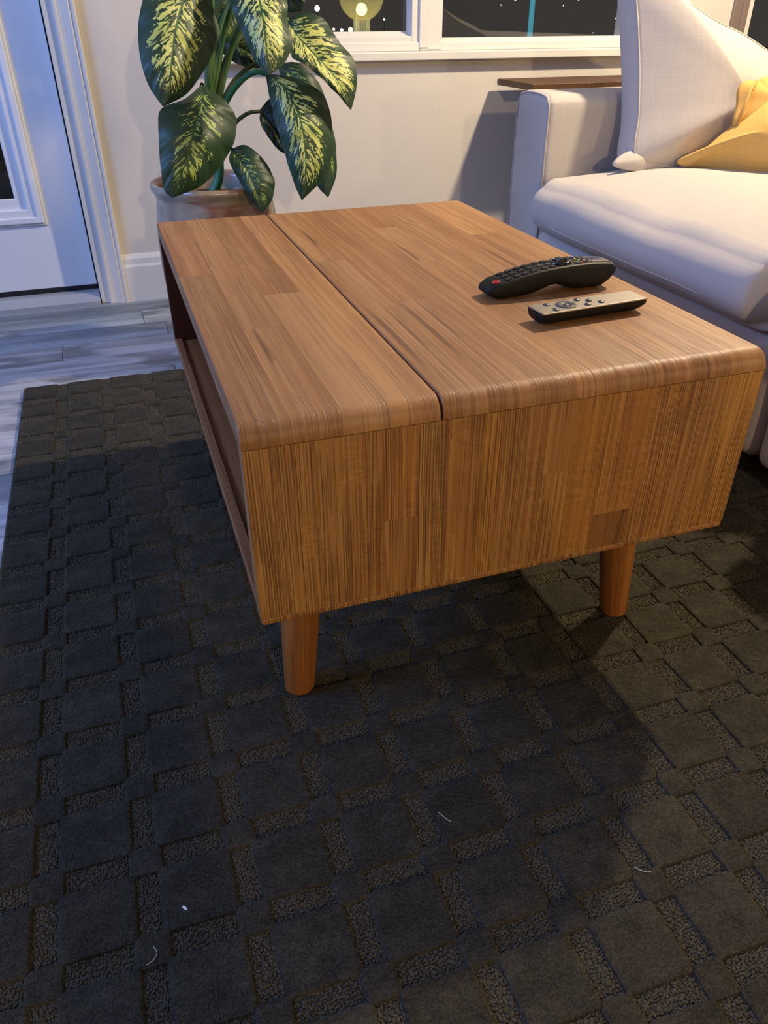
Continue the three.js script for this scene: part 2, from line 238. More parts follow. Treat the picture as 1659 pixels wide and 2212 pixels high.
// ------------------------------------------------------------------ what stands outside in the dark
{
  const night = [[685, 18, 30, 0.085, [0.75, 1.0, 0.98], 26, 'white-green street lamp glowing in the dark outside the window'], [721, 63, 34, 0.045, [1, 0.62, 0.25], 7, 'dim amber street lamp at the far left of the row of three'], [738, 65, 34, 0.055, [0.95, 0.97, 1], 14, 'white street lamp between two amber ones outside'], [757, 64, 34, 0.085, [1, 0.6, 0.12], 16, 'bright amber street lamp closest to the reflected glass lamp'], [830, 42, 32, 0.032, [0.8, 0.86, 1], 9, 'small bluish street lamp beside the window mullion']];
  const ground = structMesh('ground', new THREE.BoxGeometry(160, 0.2, 120).translate(10, -3.4, -64), std({ color: rgb(40, 40, 40), roughness: 0.95 }));
  for (const [px, py, dist, r, c, e, label] of night) {
    const p = at(px, py, 'z', -dist), t = thing('street_lamp', label, 'street lamp', [p.x, -3.3, p.z]);
    part('lamp_head', new THREE.SphereGeometry(r, 14, 10).translate(0, p.y + 3.3, 0), std({ color: 0x111111, emissive: new THREE.Color(...c), emissiveIntensity: e }), t);
    part('pole', new THREE.CylinderGeometry(0.012, 0.02, p.y + 3.3 - r, 8).translate(0, (p.y + 3.3 - r) / 2, 0), darkMetal, t);
    const l = new THREE.PointLight(new THREE.Color(...c), 1.5); l.name = 'street_lamp_glow'; l.position.set(0, p.y + 3.3 - r - 0.12, 0); t.add(l);
  }
  const a = at(1151, 0, 'z', -2.9), b = at(1146, 92, 'z', -2.9), post = thing('light_tube', 'upright teal light tube glowing outside behind the right-hand window', 'light tube', [a.x, -0.2, -2.9]);
  const h = 2.2; part('tube', new THREE.CylinderGeometry(0.011, 0.011, h, 16).translate(0, h / 2 + 0.1, 0), std({ color: rgb(60, 110, 120), roughness: 0.4, emissive: new THREE.Color(0.05, 0.26, 0.33), emissiveIntensity: 1.0 }), post);
  part('socket', new THREE.CylinderGeometry(0.02, 0.024, 0.1, 16).translate(0, 0.05, 0), darkMetal, post); part('socket', new THREE.CylinderGeometry(0.02, 0.016, 0.05, 16).translate(0, h + 0.12, 0), darkMetal, post);
  part('foot', new THREE.CylinderGeometry(0.05, 0.06, 0.03, 20).translate(0, -0.015, 0), darkMetal, post);
  structMesh('terrace', box(-2.6, 4.2, -0.4, -0.23, -4.2, RZ0 - WT - 0.02), std({ color: rgb(60, 58, 56), roughness: 0.9 }));
}

// ------------------------------------------------------------------ rug: carved cut-pile squares over recessed loop strips
const RUG_TOP = 0.012;
{
  const rug = thing('area_rug', 'dark charcoal rug carved into a basket-weave grid of pile squares and loop strips', 'rug');
  const P = 0.101, PZ = 0.1, bw = 0.026, x0 = -0.366, z0 = -1.31;      // pitch across, pitch along, strip width
  const pileCol = dataTex(512, 512, (u, v, x, y) => { const n = fbm(u, v, 110, 110, 2, 401), m = fbm(u, v, 7, 7, 3, 411), f = fbm(u, v, 24, 80, 2, 421), k = 0.74 + (n - 0.5) * 0.42 + (m - 0.5) * 0.26 + (f - 0.5) * 0.16 + (hash2(x, y, 4) - 0.5) * 0.34; return [77 * k, 72 * k, 60 * k]; }, { repeat: [1 / 0.16, 1 / 0.16] });
  const pileBump = dataTex(512, 512, (u, v, x, y) => { const k = (fbm(u, v, 90, 90, 2, 431) * 0.6 + fbm(u, v, 20, 40, 3, 441) * 0.4) * 255; return [k, k, k]; }, { srgb: false, repeat: [1 / 0.16, 1 / 0.16] });
  const tints = [[1, 1, 1], [0.92, 0.92, 0.93], [1.08, 1.06, 1.02], [0.97, 0.95, 0.93]].map((t) => phy({ map: pileCol, bumpMap: pileBump, bumpScale: 0.0022, roughness: 1, color: new THREE.Color(...t), sheen: 1, sheenColor: new THREE.Color(1.0, 0.98, 0.86), sheenRoughness: 0.3, specularIntensity: 0.2 }));
  const R = rng(19), nx = 16, nz = 18, nzAll = 27;
  const xw = nx * P + bw / 2, zw = nzAll * PZ;
  part('backing', boxUV(rbox(x0 + 0.0095, x0 + xw, 0.0005, 0.0068, z0 + 0.0095, z0 + zw, 0.002, 1)), phy({ color: rgb(62, 58, 49), roughness: 1, sheen: 0.7, sheenColor: new THREE.Color(0.8, 0.8, 0.72), sheenRoughness: 0.4 }), rug);
  // one carved square with the small crossing square at its corner
  const variants = [];
  const pad = (ax, bx, az, bz, n, r) => {                       // soft-edged raised pad on a grid
    const g = new THREE.PlaneGeometry(1, 1, n, n).rotateX(-Math.PI / 2), p = g.attributes.position, uv = g.attributes.uv, e = 0.0065;
    const j = [0, 0, 0, 0].map(() => (r() - 0.5) * 0.003);
    for (let i = 0; i < p.count; i++) {
      let u = p.getX(i) * 2, v = p.getZ(i) * 2; const w = (t, h) => { const a = Math.abs(t), c = 0.5; return Math.sign(t) * (a < c ? a / c * (1 - e / h) : 1 - e / h + (a - c) / (1 - c) * e / h); };
      const hx = (bx - ax) / 2, hz = (bz - az) / 2, U = w(u, hx), Vv = w(v, hz), d = Math.min((1 - Math.abs(U)) * hx, (1 - Math.abs(Vv)) * hz) / e, y = d <= 0 ? 0.0045 : 0.0045 + (RUG_TOP - 0.0045) * Math.sqrt(1 - Math.pow(1 - clamp(d), 2));
      const x = (ax + bx) / 2 + U * (hx + j[0] * v * 0.5), z = (az + bz) / 2 + Vv * (hz + j[1] * u * 0.5); p.setXYZ(i, x, y, z); uv.setXY(i, x, z);
    }
    return g;
  };
  const plain = [];
  for (let k = 0; k < 6; k++) { const r = rng(100 + k), q = bw / 2, o = 0.0028; const g = merge([pad(q - o, P - q + o, q - o, PZ - q + o, 8, r), pad(-q - 0.0068, q + 0.0068, -q - 0.0068, q + 0.0068, 8, r)]); g.computeVertexNormals(); const m = BGU.mergeVertices(g, 1e-6); m.computeVertexNormals(); variants.push(m); const b = BGU.mergeVertices(pad(q - o, P - q + o, q - o, PZ - q + o, 8, r), 1e-6); b.computeVertexNormals(); plain.push(b); }
  const shifted = {};
  const rest = [];
  for (let i = 0; i < nx; i++) for (let k = 0; k < nzAll; k++) {
    const v = Math.floor(R() * 6), o = Math.floor(R() * 4), key = v + '_' + o + (i && k ? '' : 'p');
    if (!shifted[key]) { const g = (i && k ? variants : plain)[v].clone(), uv = g.attributes.uv, r = rng(7 + v * 5 + o); const du = r(), dv = r(); for (let n = 0; n < uv.count; n++) uv.setXY(n, uv.getX(n) + du, uv.getY(n) + dv); shifted[key] = g; }
    const px = x0 + i * P + (i ? 0 : 0), pz = z0 + k * PZ;
    if (k < nz) part('pile_square', shifted[key], tints[Math.floor(R() * 4)], rug, [px, 0, pz]);
    else rest.push(shifted[key].clone().translate(px, 0, pz));
  }
  const far = part('pile_squares', merge(rest), tints[0], rug); far.userData.kind = 'stuff';
  // loop tufts in the strips between squares
  const loopGeo = new THREE.SphereGeometry(1, 6, 4).scale(0.0019, 0.0018, 0.0016), spots = [];
  for (let i = 0; i <= nx; i++) for (let k = 0; k <= nz + 2; k++) {
    const cx = x0 + i * P, cz = z0 + k * PZ;
    for (let a = 0; a < 24; a++) for (let b = 0; b < 9; b++) {
      const t = bw / 2 + 0.001 + a * 0.0032, w = -bw / 2 + 0.002 + b * 0.0028;
      if (i < nx && k && t < P - bw / 2 - 0.0015) spots.push([cx + t, cz + w, 0]);
      if (i && t < PZ - bw / 2 - 0.0015) spots.push([cx + w, cz + t, 1]);
    }
  }
  const loops = new THREE.InstancedMesh(loopGeo, phy({ color: rgb(76, 70, 58), roughness: 1, sheen: 0.6, specularIntensity: 0.2, sheenColor: new THREE.Color(0.8, 0.77, 0.62), sheenRoughness: 0.4 }), spots.length), M = new THREE.Matrix4(), Q = new THREE.Quaternion(), E3 = new THREE.Euler(), C = new THREE.Color();
  spots.forEach(([x, z, t], n) => { E3.set((R() - 0.5) * 0.5, R() * 0.6 + (t ? 1.57 : 0), (R() - 0.5) * 0.5); M.compose(V(x + (R() - 0.5) * 0.0022, 0.0070 + (R() - 0.5) * 0.0010, z + (R() - 0.5) * 0.0022), Q.setFromEuler(E3), V(0.8 + R() * 0.6, 0.8 + R() * 0.5, 0.8 + R() * 0.6)); loops.setMatrixAt(n, M); const c = 0.75 + R() * 0.5; loops.setColorAt(n, C.setRGB(c, c * 0.99, c * 0.97)); });
  loops.name = 'loop_pile'; loops.userData.kind = 'stuff'; rug.add(loops);
}

// ------------------------------------------------------------------ coffee table
const TW = 0.60, TL = 0.89, TB = 0.223, TS = 0.438, TT = 0.462;
{
  const t = thing('coffee_table', 'acacia wood coffee table with a two-part top, open side shelf and tapered legs', 'coffee table');
  const R = rng(42);
  // a stave of the top: a profile along z (rounded at both ends), swept across x
  function topStave(x0, x1, za, zb, roundFront, roundBack, left, right, off) {
    const r = 0.019, prof = [], c = 0.0025; // points (z, y) of the top outline from front bottom to back bottom
    if (roundFront) { prof.push([za, TS + 0.0008]); prof.push([za, TT - r]); for (let i = 1; i <= 8; i++) { const a = i / 8 * Math.PI / 2; prof.push([za - r + r * Math.cos(a), TT - r + r * Math.sin(a)]); } } else { prof.push([za, TS + 0.0008], [za, TT]); }
    if (roundBack) { for (let i = 0; i <= 8; i++) { const a = Math.PI / 2 + i / 8 * Math.PI / 2; prof.push([zb + r + r * Math.cos(a), TT - r + r * Math.sin(a)]); } prof.push([zb, TS + 0.0008]); } else { prof.push([zb, TT], [zb, TS + 0.0008]); }
    const cuts = []; // across x, with the outer long edges eased
    if (left) cuts.push([x0, -left], [x0 + left * 0.3, -left * 0.3], [x0 + left, 0]); else cuts.push([x0, 0]);
    if (right) cuts.push([x1 - right, 0], [x1 - right * 0.3, -right * 0.3], [x1, -right]); else cuts.push([x1, 0]);
    const pos = [], uv = [], idx = [], nrow = cuts.length; let len = 0;
    const cz = (za + zb) / 2;
    prof.forEach(([z, y], i) => { if (i) len += Math.hypot(z - prof[i - 1][0], y - prof[i - 1][1]); for (const [x, dy] of cuts) { const inw = -dy; pos.push(x, y > TS + 0.002 ? Math.max(TS + 0.001, y - (y > TT - 0.0195 ? inw : 0) ) : y, z); uv.push(x + off[0], len + off[1]); } });
    for (let i = 0; i + 1 < prof.length; i++) for (let k = 0; k + 1 < nrow; k++) { const a = i * nrow + k; idx.push(a, a + 1, a + nrow, a + 1, a + nrow + 1, a + nrow); }
    // underside
    const b0 = pos.length / 3, last = (prof.length - 1) * nrow; for (const q of [0, nrow - 1, last, last + nrow - 1]) { pos.push(pos[q * 3], pos[q * 3 + 1], pos[q * 3 + 2]); uv.push(uv[q * 2], uv[q * 2 + 1]); }
    idx.push(b0, b0 + 2, b0 + 1, b0 + 1, b0 + 2, b0 + 3);
    // side cheeks
    for (const s of [0, nrow - 1]) { const c0 = pos.length / 3; let L = 0; pos.push(pos[s * 3], TS + 0.0008, cz); uv.push(off[0], off[1] + 0.3); for (let i = 0; i < prof.length; i++) { const q = i * nrow + s; pos.push(pos[q * 3], pos[q * 3 + 1], pos[q * 3 + 2]); uv.push(off[0] + pos[q * 3 + 1], off[1] - pos[q * 3 + 2]); } for (let i = 1; i < prof.length; i++) s ? idx.push(c0, c0 + i + 1, c0 + i) : idx.push(c0, c0 + i, c0 + i + 1); }
    const g = new THREE.BufferGeometry(); g.setAttribute('position', new THREE.Float32BufferAttribute(pos, 3)); g.setAttribute('uv', new THREE.Float32BufferAttribute(uv, 2)); g.setIndex(idx); g.computeVertexNormals(); return g;
  }
  function lid(name, xa, xb, count, joints, leftEase, rightEase, tones) {
    const g = new THREE.Group(); g.name = name; t.add(g); const w = (xb - xa) / count;
    for (let i = 0; i < count; i++) {
      const x0 = xa + i * w, x1 = x0 + w, cut = joints[i] || [];
      const stops = [0, ...cut, -TL];
      for (let k = 0; k + 1 < stops.length; k++) {
        const first = k === 0, lastp = k + 2 === stops.length, tone = tones[i][k];
        part('stave', topStave(x0, x1, stops[k] - (first ? 0 : 0), stops[k + 1], first, lastp, i === 0 ? leftEase : 0, i === count - 1 ? rightEase : 0, [R() * 0.25, R() * 0.5]), topTones[tone], g);
      }
    }
    return g;
  }
  lid('fixed_top', 0, 0.2008, 4, { 0: [-0.508], 1: [-0.26], 2: [-0.385] }, 0.002, 0.002, [[5, 4], [3, 0], [0, 1], [2, 2]]);
  lid('lift_top', 0.2036, TW, 8, { 0: [-0.52], 1: [-0.30], 3: [-0.47, -0.7], 5: [-0.22], 6: [-0.6] }, 0.002, 0.006, [[0, 3], [1, 4], [3], [2, 0, 2], [0], [4, 1], [3, 2], [1]]);
  // body: bottom board, front and back of upright staves, right side, divider
  part('bottom_board', boxUV(rbox(0.001, TW, TB, TB + 0.009, -TL, 0.0, 0.003, 2)), frontTones[3], t);
  part('shelf_board', boxUV(rbox(0.0, 0.21, TB + 0.0095, TB + 0.016, -TL + 0.021, -0.021, 0.001, 1), [0.1, 0.2]), boardWood, t);
  part('shelf_lip', boxUV(rbox(0.0, 0.014, TB + 0.009, TB + 0.0215, -TL + 0.021, -0.021, 0.002, 1), [0.3, 0.5]), boardWood, t);
  function upright(name, zf, zb, widths, joints, tones, m) {
    const g = new THREE.Group(); g.name = name; t.add(g); let x = 0; const total = widths.reduce((a, b) => a + b, 0);
    widths.forEach((w0, i) => {
      const w = w0 / total * TW, stops = [TB + 0.0085, ...(joints[i] || []), TS];
      for (let k = 0; k + 1 < stops.length; k++) {
        const dz = (R() - 0.5) * 0.0004, edge = (i === 0 || i === widths.length - 1) ? 0.0012 : 0.00025;
        const gg = new RoundedBoxGeometry(w - 0.00005, stops[k + 1] - stops[k], zf - zb, 1, edge).translate(x + w / 2, (stops[k] + stops[k + 1]) / 2, (zf + zb) / 2 - (zf > -0.1 ? Math.abs(dz) * 0.6 : 0));
        const q = boxUV(gg, [R() * 0.25, R() * 0.6]); part('stave', q, m[tones[i][k] ?? 0], g);
      }
      x += w;
    });
    return g;
  }
  upright('front_panel', 0, -0.02, [52, 48, 42, 40, 34, 38, 22, 56, 34, 44, 50, 56, 44, 52], { 3: [0.33], 8: [0.352], 10: [0.282] }, [[0], [0], [3], [1, 4], [0], [3], [2], [1], [3, 0], [2], [5, 4], [4], [3], [2]].map((a) => a), frontTones);
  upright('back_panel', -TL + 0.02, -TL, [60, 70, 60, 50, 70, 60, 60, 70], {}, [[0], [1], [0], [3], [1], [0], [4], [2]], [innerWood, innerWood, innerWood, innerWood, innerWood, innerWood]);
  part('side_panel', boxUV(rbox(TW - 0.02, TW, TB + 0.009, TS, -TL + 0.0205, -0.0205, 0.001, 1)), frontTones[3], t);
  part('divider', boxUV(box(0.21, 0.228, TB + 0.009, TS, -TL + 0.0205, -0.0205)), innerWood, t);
  // tapered, slightly splayed legs
  const prof = [[0.0001, 0], [0.0175, 0], [0.0198, 0.0025], [0.0205, 0.006], [0.0295, 0.2105], [0.0001, 0.2105]].map(([r, y]) => new THREE.Vector2(r, y));
  for (const sx of [-1, 1]) for (const sz of [-1, 1]) {
    const g = new THREE.LatheGeometry(prof, 36), uv = g.attributes.uv; for (let n = 0; n < uv.count; n++) uv.setXY(n, uv.getX(n) * 0.15 + sx * 0.04, g.attributes.position.getY(n) + sz * 0.1);
    const foot = V(TW / 2 + sx * 0.246, RUG_TOP, -TL / 2 + sz * 0.339), top = V(TW / 2 + sx * 0.229, TB + 0.003, -TL / 2 + sz * 0.327);
    const p = g.attributes.position; for (let n = 0; n < p.count; n++) { const k = p.getY(n) / 0.2105; p.setXYZ(n, p.getX(n) + lerp(foot.x, top.x, k), foot.y + k * (TB - 0.0002 - RUG_TOP), p.getZ(n) + lerp(foot.z, top.z, k)); } g.computeVertexNormals();
    part('leg', g, legWood, t);
  }
}

// ------------------------------------------------------------------ remotes on the table
{
  const blackPlastic = phy({ color: rgb(13, 13, 14), roughness: 0.5, specularIntensity: 0.55 }), glossBlack = phy({ color: rgb(12, 12, 13), roughness: 0.12, clearcoat: 0.6, clearcoatRoughness: 0.05 });
  const keyMat = std({ color: rgb(24, 24, 26), roughness: 0.5 }), keyLight = std({ color: rgb(70, 70, 72), roughness: 0.35 }), print = std({ color: rgb(170, 170, 170), roughness: 0.6 }), red = std({ color: rgb(196, 44, 48), roughness: 0.5 });
  // curved remote: side outline in length and height, rounded over its width
  const r1 = thing('remote_control', 'long curved black remote with a red button and a scroll wheel, behind the flat one', 'remote control');
  const L = 0.197, topY = (x) => 0.0145 + 0.021 * Math.sin(Math.PI * clamp((x + 0.012) / 0.25)) + 0.006 * smooth(0.1, 0.2, x), botY = (x) => 0.0095 * Math.exp(-Math.pow((x - 0.098) / 0.026, 2)) * 1.1 + 0.004 * (1 - smooth(0, 0.014, x)) + 0.014 * smooth(0.168, 0.199, x);
  const N = 60, S = 20, pos = [], idx = [], uv = [];
  for (let i = 0; i <= N; i++) {
    const x = L * i / N, e = Math.pow(clamp(Math.min(x, L - x) / 0.014), 0.5), hw = (0.0205 + 0.0015 * Math.sin(x / L * 3.14)) * lerp(0.62, 1, e), yt = topY(x), yb = botY(x), cy = (yt + yb) / 2, hy = (yt - yb) / 2 * lerp(0.35, 1, e);
    for (let k = 0; k < S; k++) { const a = k / S * Math.PI * 2, c = Math.cos(a), s = Math.sin(a), n = s > 0 ? 0.28 : 0.55, m = s > 0 ? 0.25 : 0.5; pos.push(x, cy + Math.sign(s) * Math.pow(Math.abs(s), n * 1.2) * hy, Math.sign(c) * Math.pow(Math.abs(c), m) * hw); uv.push(x, k / S); }
  }
  for (let i = 0; i < N; i++) for (let k = 0; k < S; k++) { const a = i * S + k, b = i * S + (k + 1) % S; idx.push(a, b, a + S, b, b + S, a + S); }
  for (const e of [0, N]) { const c = pos.length / 3, x = L * e / N; pos.push(x, (topY(x) + botY(x)) / 2, 0); uv.push(0, 0); for (let k = 0; k < S; k++) { const a = e * S + k, b = e * S + (k + 1) % S; e ? idx.push(c, a, b) : idx.push(c, b, a); } }
  const bg = new THREE.BufferGeometry(); bg.setAttribute('position', new THREE.Float32BufferAttribute(pos, 3)); bg.setAttribute('uv', new THREE.Float32BufferAttribute(uv, 2)); bg.setIndex(idx); bg.computeVertexNormals();
  const chk = bg.attributes.normal; if (chk.getY(30 * S + 5) < 0) { const a = bg.index.array; for (let i = 0; i < a.length; i += 3) { const q = a[i]; a[i] = a[i + 1]; a[i + 1] = q; } bg.computeVertexNormals(); }
  part('body', bg, blackPlastic, r1);
  const slope = (x) => Math.atan((topY(x + 0.002) - topY(x - 0.002)) / 0.004);
  const onTop = (name, g, m, x, z, lift = 0) => part(name, g, m, r1, [x, topY(x) + lift, z], [0, 0, slope(x)]);
  // glossy front cap on the thick end
  const cap = []; { const p = [], ix = [], n = 14, w = 8; for (let i = 0; i <= n; i++) for (let k = 0; k <= w; k++) { const x = lerp(0.150, 0.192, i / n), z = lerp(-0.0185, 0.0185, k / w) * (1 - 0.25 * smooth(0.182, 0.192, x)); p.push(x, topY(x) + 0.0006 - 0.0022 * Math.pow(Math.abs(2 * k / w - 1), 5) - 0.002 * smooth(0.186, 0.192, x), z); } for (let i = 0; i < n; i++) for (let k = 0; k < w; k++) { const a = i * (w + 1) + k; ix.push(a, a + 1, a + w + 1, a + 1, a + w + 2, a + w + 1); } const g = new THREE.BufferGeometry(); g.setAttribute('position', new THREE.Float32BufferAttribute(p, 3)); g.setIndex(ix); g.setAttribute('uv', new THREE.Float32BufferAttribute(new Float32Array(p.length / 3 * 2), 2)); g.computeVertexNormals(); part('glossy_cap', g, glossBlack, r1); }
  const key = new RoundedBoxGeometry(0.0075, 0.0022, 0.0066, 2, 0.001);
  for (let c = 0; c < 6; c++) for (let r = 0; r < 3; r++) { const x = 0.030 + c * 0.0122 + (c > 3 ? 0.004 : 0); const k = onTop('button', key, c > 3 && r === 1 ? keyLight : keyMat, x, -0.0125 + r * 0.0125, 0.0004); k.rotation.y = 0; }
  onTop('power_button', new THREE.TorusGeometry(0.0042, 0.0009, 8, 24).rotateX(Math.PI / 2), red, 0.0145, 0.008, 0.0004);
  onTop('power_button', new THREE.CylinderGeometry(0.0015, 0.0017, 0.0012, 12), red, 0.0145, 0.008, 0.0004);
  onTop('scroll_ring', new THREE.TorusGeometry(0.0125, 0.0032, 12, 40).rotateX(Math.PI / 2), glossBlack, 0.114, 0, 0.0002);
  onTop('scroll_wheel', new THREE.CylinderGeometry(0.0052, 0.0056, 0.008, 24).rotateX(Math.PI / 2).scale(1, 1, 1), keyLight, 0.114, 0, 0.0012);
  for (const z of [-0.0125, 0.0125]) onTop('button', new THREE.CylinderGeometry(0.004, 0.0045, 0.002, 16), keyMat, 0.1335, z, 0.0003);
  for (let k = 0; k < 4; k++) onTop('colour_button', new RoundedBoxGeometry(0.003, 0.0016, 0.0048, 1, 0.0006), std({ color: [rgb(190, 40, 60), rgb(40, 150, 90), rgb(210, 170, 60), rgb(60, 90, 190)][k], roughness: 0.5 }), 0.1395 + k % 2 * 0.0001, 0.0125 - k * 0.0082, 0.0006);
  for (let k = 0; k < 2; k++) for (let r = 0; r < 2; r++) onTop('button', new RoundedBoxGeometry(0.006, 0.0016, 0.0105, 1, 0.0007), keyMat, 0.147 + k * 0.0075, -0.008 + r * 0.0155, 0.0003);
  for (let k = 0; k < 2; k++) onTop('print_mark', new THREE.BoxGeometry(0.0032, 0.0003, 0.0012), print, 0.147 + k * 0.0075, 0.0075, 0.0013);
  const a = at(1060, 652, 'y', TT), b = at(1322, 632, 'y', TT), ang = -Math.atan2(b.z - a.z, b.x - a.x);
  r1.position.set(a.x - 0.004, TT + 0.0003, a.z - 0.018); r1.rotation.y = 0.03;

  // flat remote: black boat-shaped body under a brushed metal face
  const r2 = thing('remote_control', 'flat slim remote with a silver brushed metal face and round pad, nearest the table edge', 'remote control');
  const metal = std({ color: rgb(168, 160, 150), roughness: 0.38, metalness: 0.85, bumpMap: dataTex(256, 128, (u, v) => { const k = fbm(u, v, 128, 128, 2, 71) * 255; return [k, k, k]; }, { srgb: false, repeat: [30, 30] }), bumpScale: 0.0002 });
  const padMat = std({ color: rgb(66, 66, 68), roughness: 0.4 });
  { const L2 = 0.152, hw = 0.0175, H2 = 0.0165, p = [], ix = [], n = 24, q = 14;   // hull: round belly, flat top
    for (let i = 0; i <= n; i++) { const x = L2 * i / n, e = Math.sqrt(clamp(Math.min(x + 0.004, L2 - x + 0.003) / 0.012)); for (let k = 0; k <= q; k++) { const a = Math.PI * k / q, y = H2 - Math.pow(Math.sin(a), 0.6) * H2 * Math.min(1, 0.35 + 0.65 * e); p.push(x, y, -Math.cos(a) * hw); } }
    for (let i = 0; i < n; i++) for (let k = 0; k < q; k++) { const a = i * (q + 1) + k; ix.push(a, a + 1, a + q + 1, a + 1, a + q + 2, a + q + 1); }
    for (const e of [0, n]) { const c = p.length / 3; p.push(L2 * e / n, H2 - 0.002, 0); for (let k = 0; k < q; k++) { const a = e * (q + 1) + k; e ? ix.push(c, a, a + 1) : ix.push(c, a + 1, a); } }
    const g = new THREE.BufferGeometry(); g.setAttribute('position', new THREE.Float32BufferAttribute(p, 3)); g.setIndex(ix); g.setAttribute('uv', new THREE.Float32BufferAttribute(new Float32Array(p.length / 3 * 2), 2)); g.computeVertexNormals(); if (g.attributes.normal.getY(12 * (q + 1) + 7) > 0) { const a = g.index.array; for (let i = 0; i < a.length; i += 3) { const w = a[i]; a[i] = a[i + 1]; a[i + 1] = w; } g.computeVertexNormals(); }
    part('body', g, blackPlastic, r2);
    part('metal_face', boxUV(rbox(-0.0005, L2 + 0.0005, H2 - 0.0008, H2 + 0.0012, -hw - 0.0006, hw + 0.0006, 0.0006, 1)), metal, r2);
    const T = H2 + 0.0012, put = (name, g, x, z, m = padMat) => part(name, g, m, r2, [x, T, z]);
    put('navigation_pad', new THREE.LatheGeometry([[0.0001, 0.0004], [0.005, 0.0004], [0.0058, 0.0014], [0.0118, 0.0016], [0.0128, 0.0008], [0.0130, -0.0004]].map((a) => new THREE.Vector2(...a)), 36), 0.043, 0);
    put('button', new THREE.SphereGeometry(0.0042, 18, 8, 0, 6.3, 0, 1.57).scale(1, 0.45, 1), 0.043, 0, keyLight);
    const b = new THREE.SphereGeometry(0.0043, 18, 8, 0, 6.3, 0, 1.57).scale(1, 0.5, 1);
    for (const [x, z] of [[0.021, -0.0095], [0.0215, 0.0105], [0.066, -0.0105], [0.0685, 0.009], [0.0785, -0.003], [0.0895, 0.0075]]) put('button', b, x, z);
    for (const [x, z] of [[0.034, 0.004], [0.052, -0.005], [0.047, 0.0088], [0.041, -0.009]]) put('print_mark', new THREE.BoxGeometry(0.0016, 0.0005, 0.0012).translate(0, 0.0016, 0), x, z, print);
    part('infrared_window', new THREE.CylinderGeometry(0.002, 0.002, 0.001, 14).rotateZ(Math.PI / 2), glossBlack, r2, [-0.0008, H2 * 0.5, 0]);
  }
  const c = at(1142, 662, 'y', TT + 0.0177), d = at(1174, 677, 'y', TT + 0.0177), e = at(1393, 643, 'y', TT + 0.0177);
  r2.rotation.y = -Math.atan2(e.z - d.z, e.x - d.x); r2.position.set((c.x + d.x) / 2, TT + 0.0003, (c.z + d.z) / 2);
}

// ------------------------------------------------------------------ sofa, cushions
// a soft block: rounded box whose faces are deformed by f(p, unit coords)
function softBox(hx, hy, hz, r, seg, f) {
  let g = new THREE.BoxGeometry(2, 2, 2, ...seg); g.deleteAttribute('uv'); g.deleteAttribute('normal'); g = BGU.mergeVertices(g, 1e-5);
  const p = g.attributes.position, h = [hx, hy, hz];
  for (let i = 0; i < p.count; i++) {
    const n = [p.getX(i), p.getY(i), p.getZ(i)], q = n.map((c, k) => { const s = Math.sign(c), a = Math.abs(c), e = Math.min(0.97, r / h[k]); return s * h[k] * (e > 0.5 ? a : a < 0.7 ? a / 0.7 * (1 - e) : 1 - e + (a - 0.7) / 0.3 * e); });
    const inn = q.map((c, k) => clamp(c, -(h[k] - r), h[k] - r)), d = V(q[0] - inn[0], q[1] - inn[1], q[2] - inn[2]); if (d.length() > 1e-9) d.setLength(r);
    const out = V(inn[0] + d.x, inn[1] + d.y, inn[2] + d.z); if (f) f(out, n); p.setXYZ(i, out.x, out.y, out.z);
  }
  g.computeVertexNormals(); return g;
}
function withUV(g) { const nrm = g.attributes.normal ? g.attributes.normal.clone() : null; const q = boxUV(g); return q; }
const pipe = (pts, r, closed = false) => { const g = new THREE.TubeGeometry(new THREE.CatmullRomCurve3(pts, closed), pts.length * 4, r, 6, closed); return boxUV(g); };
const SX = 1.0;                       // front plane of the sofa
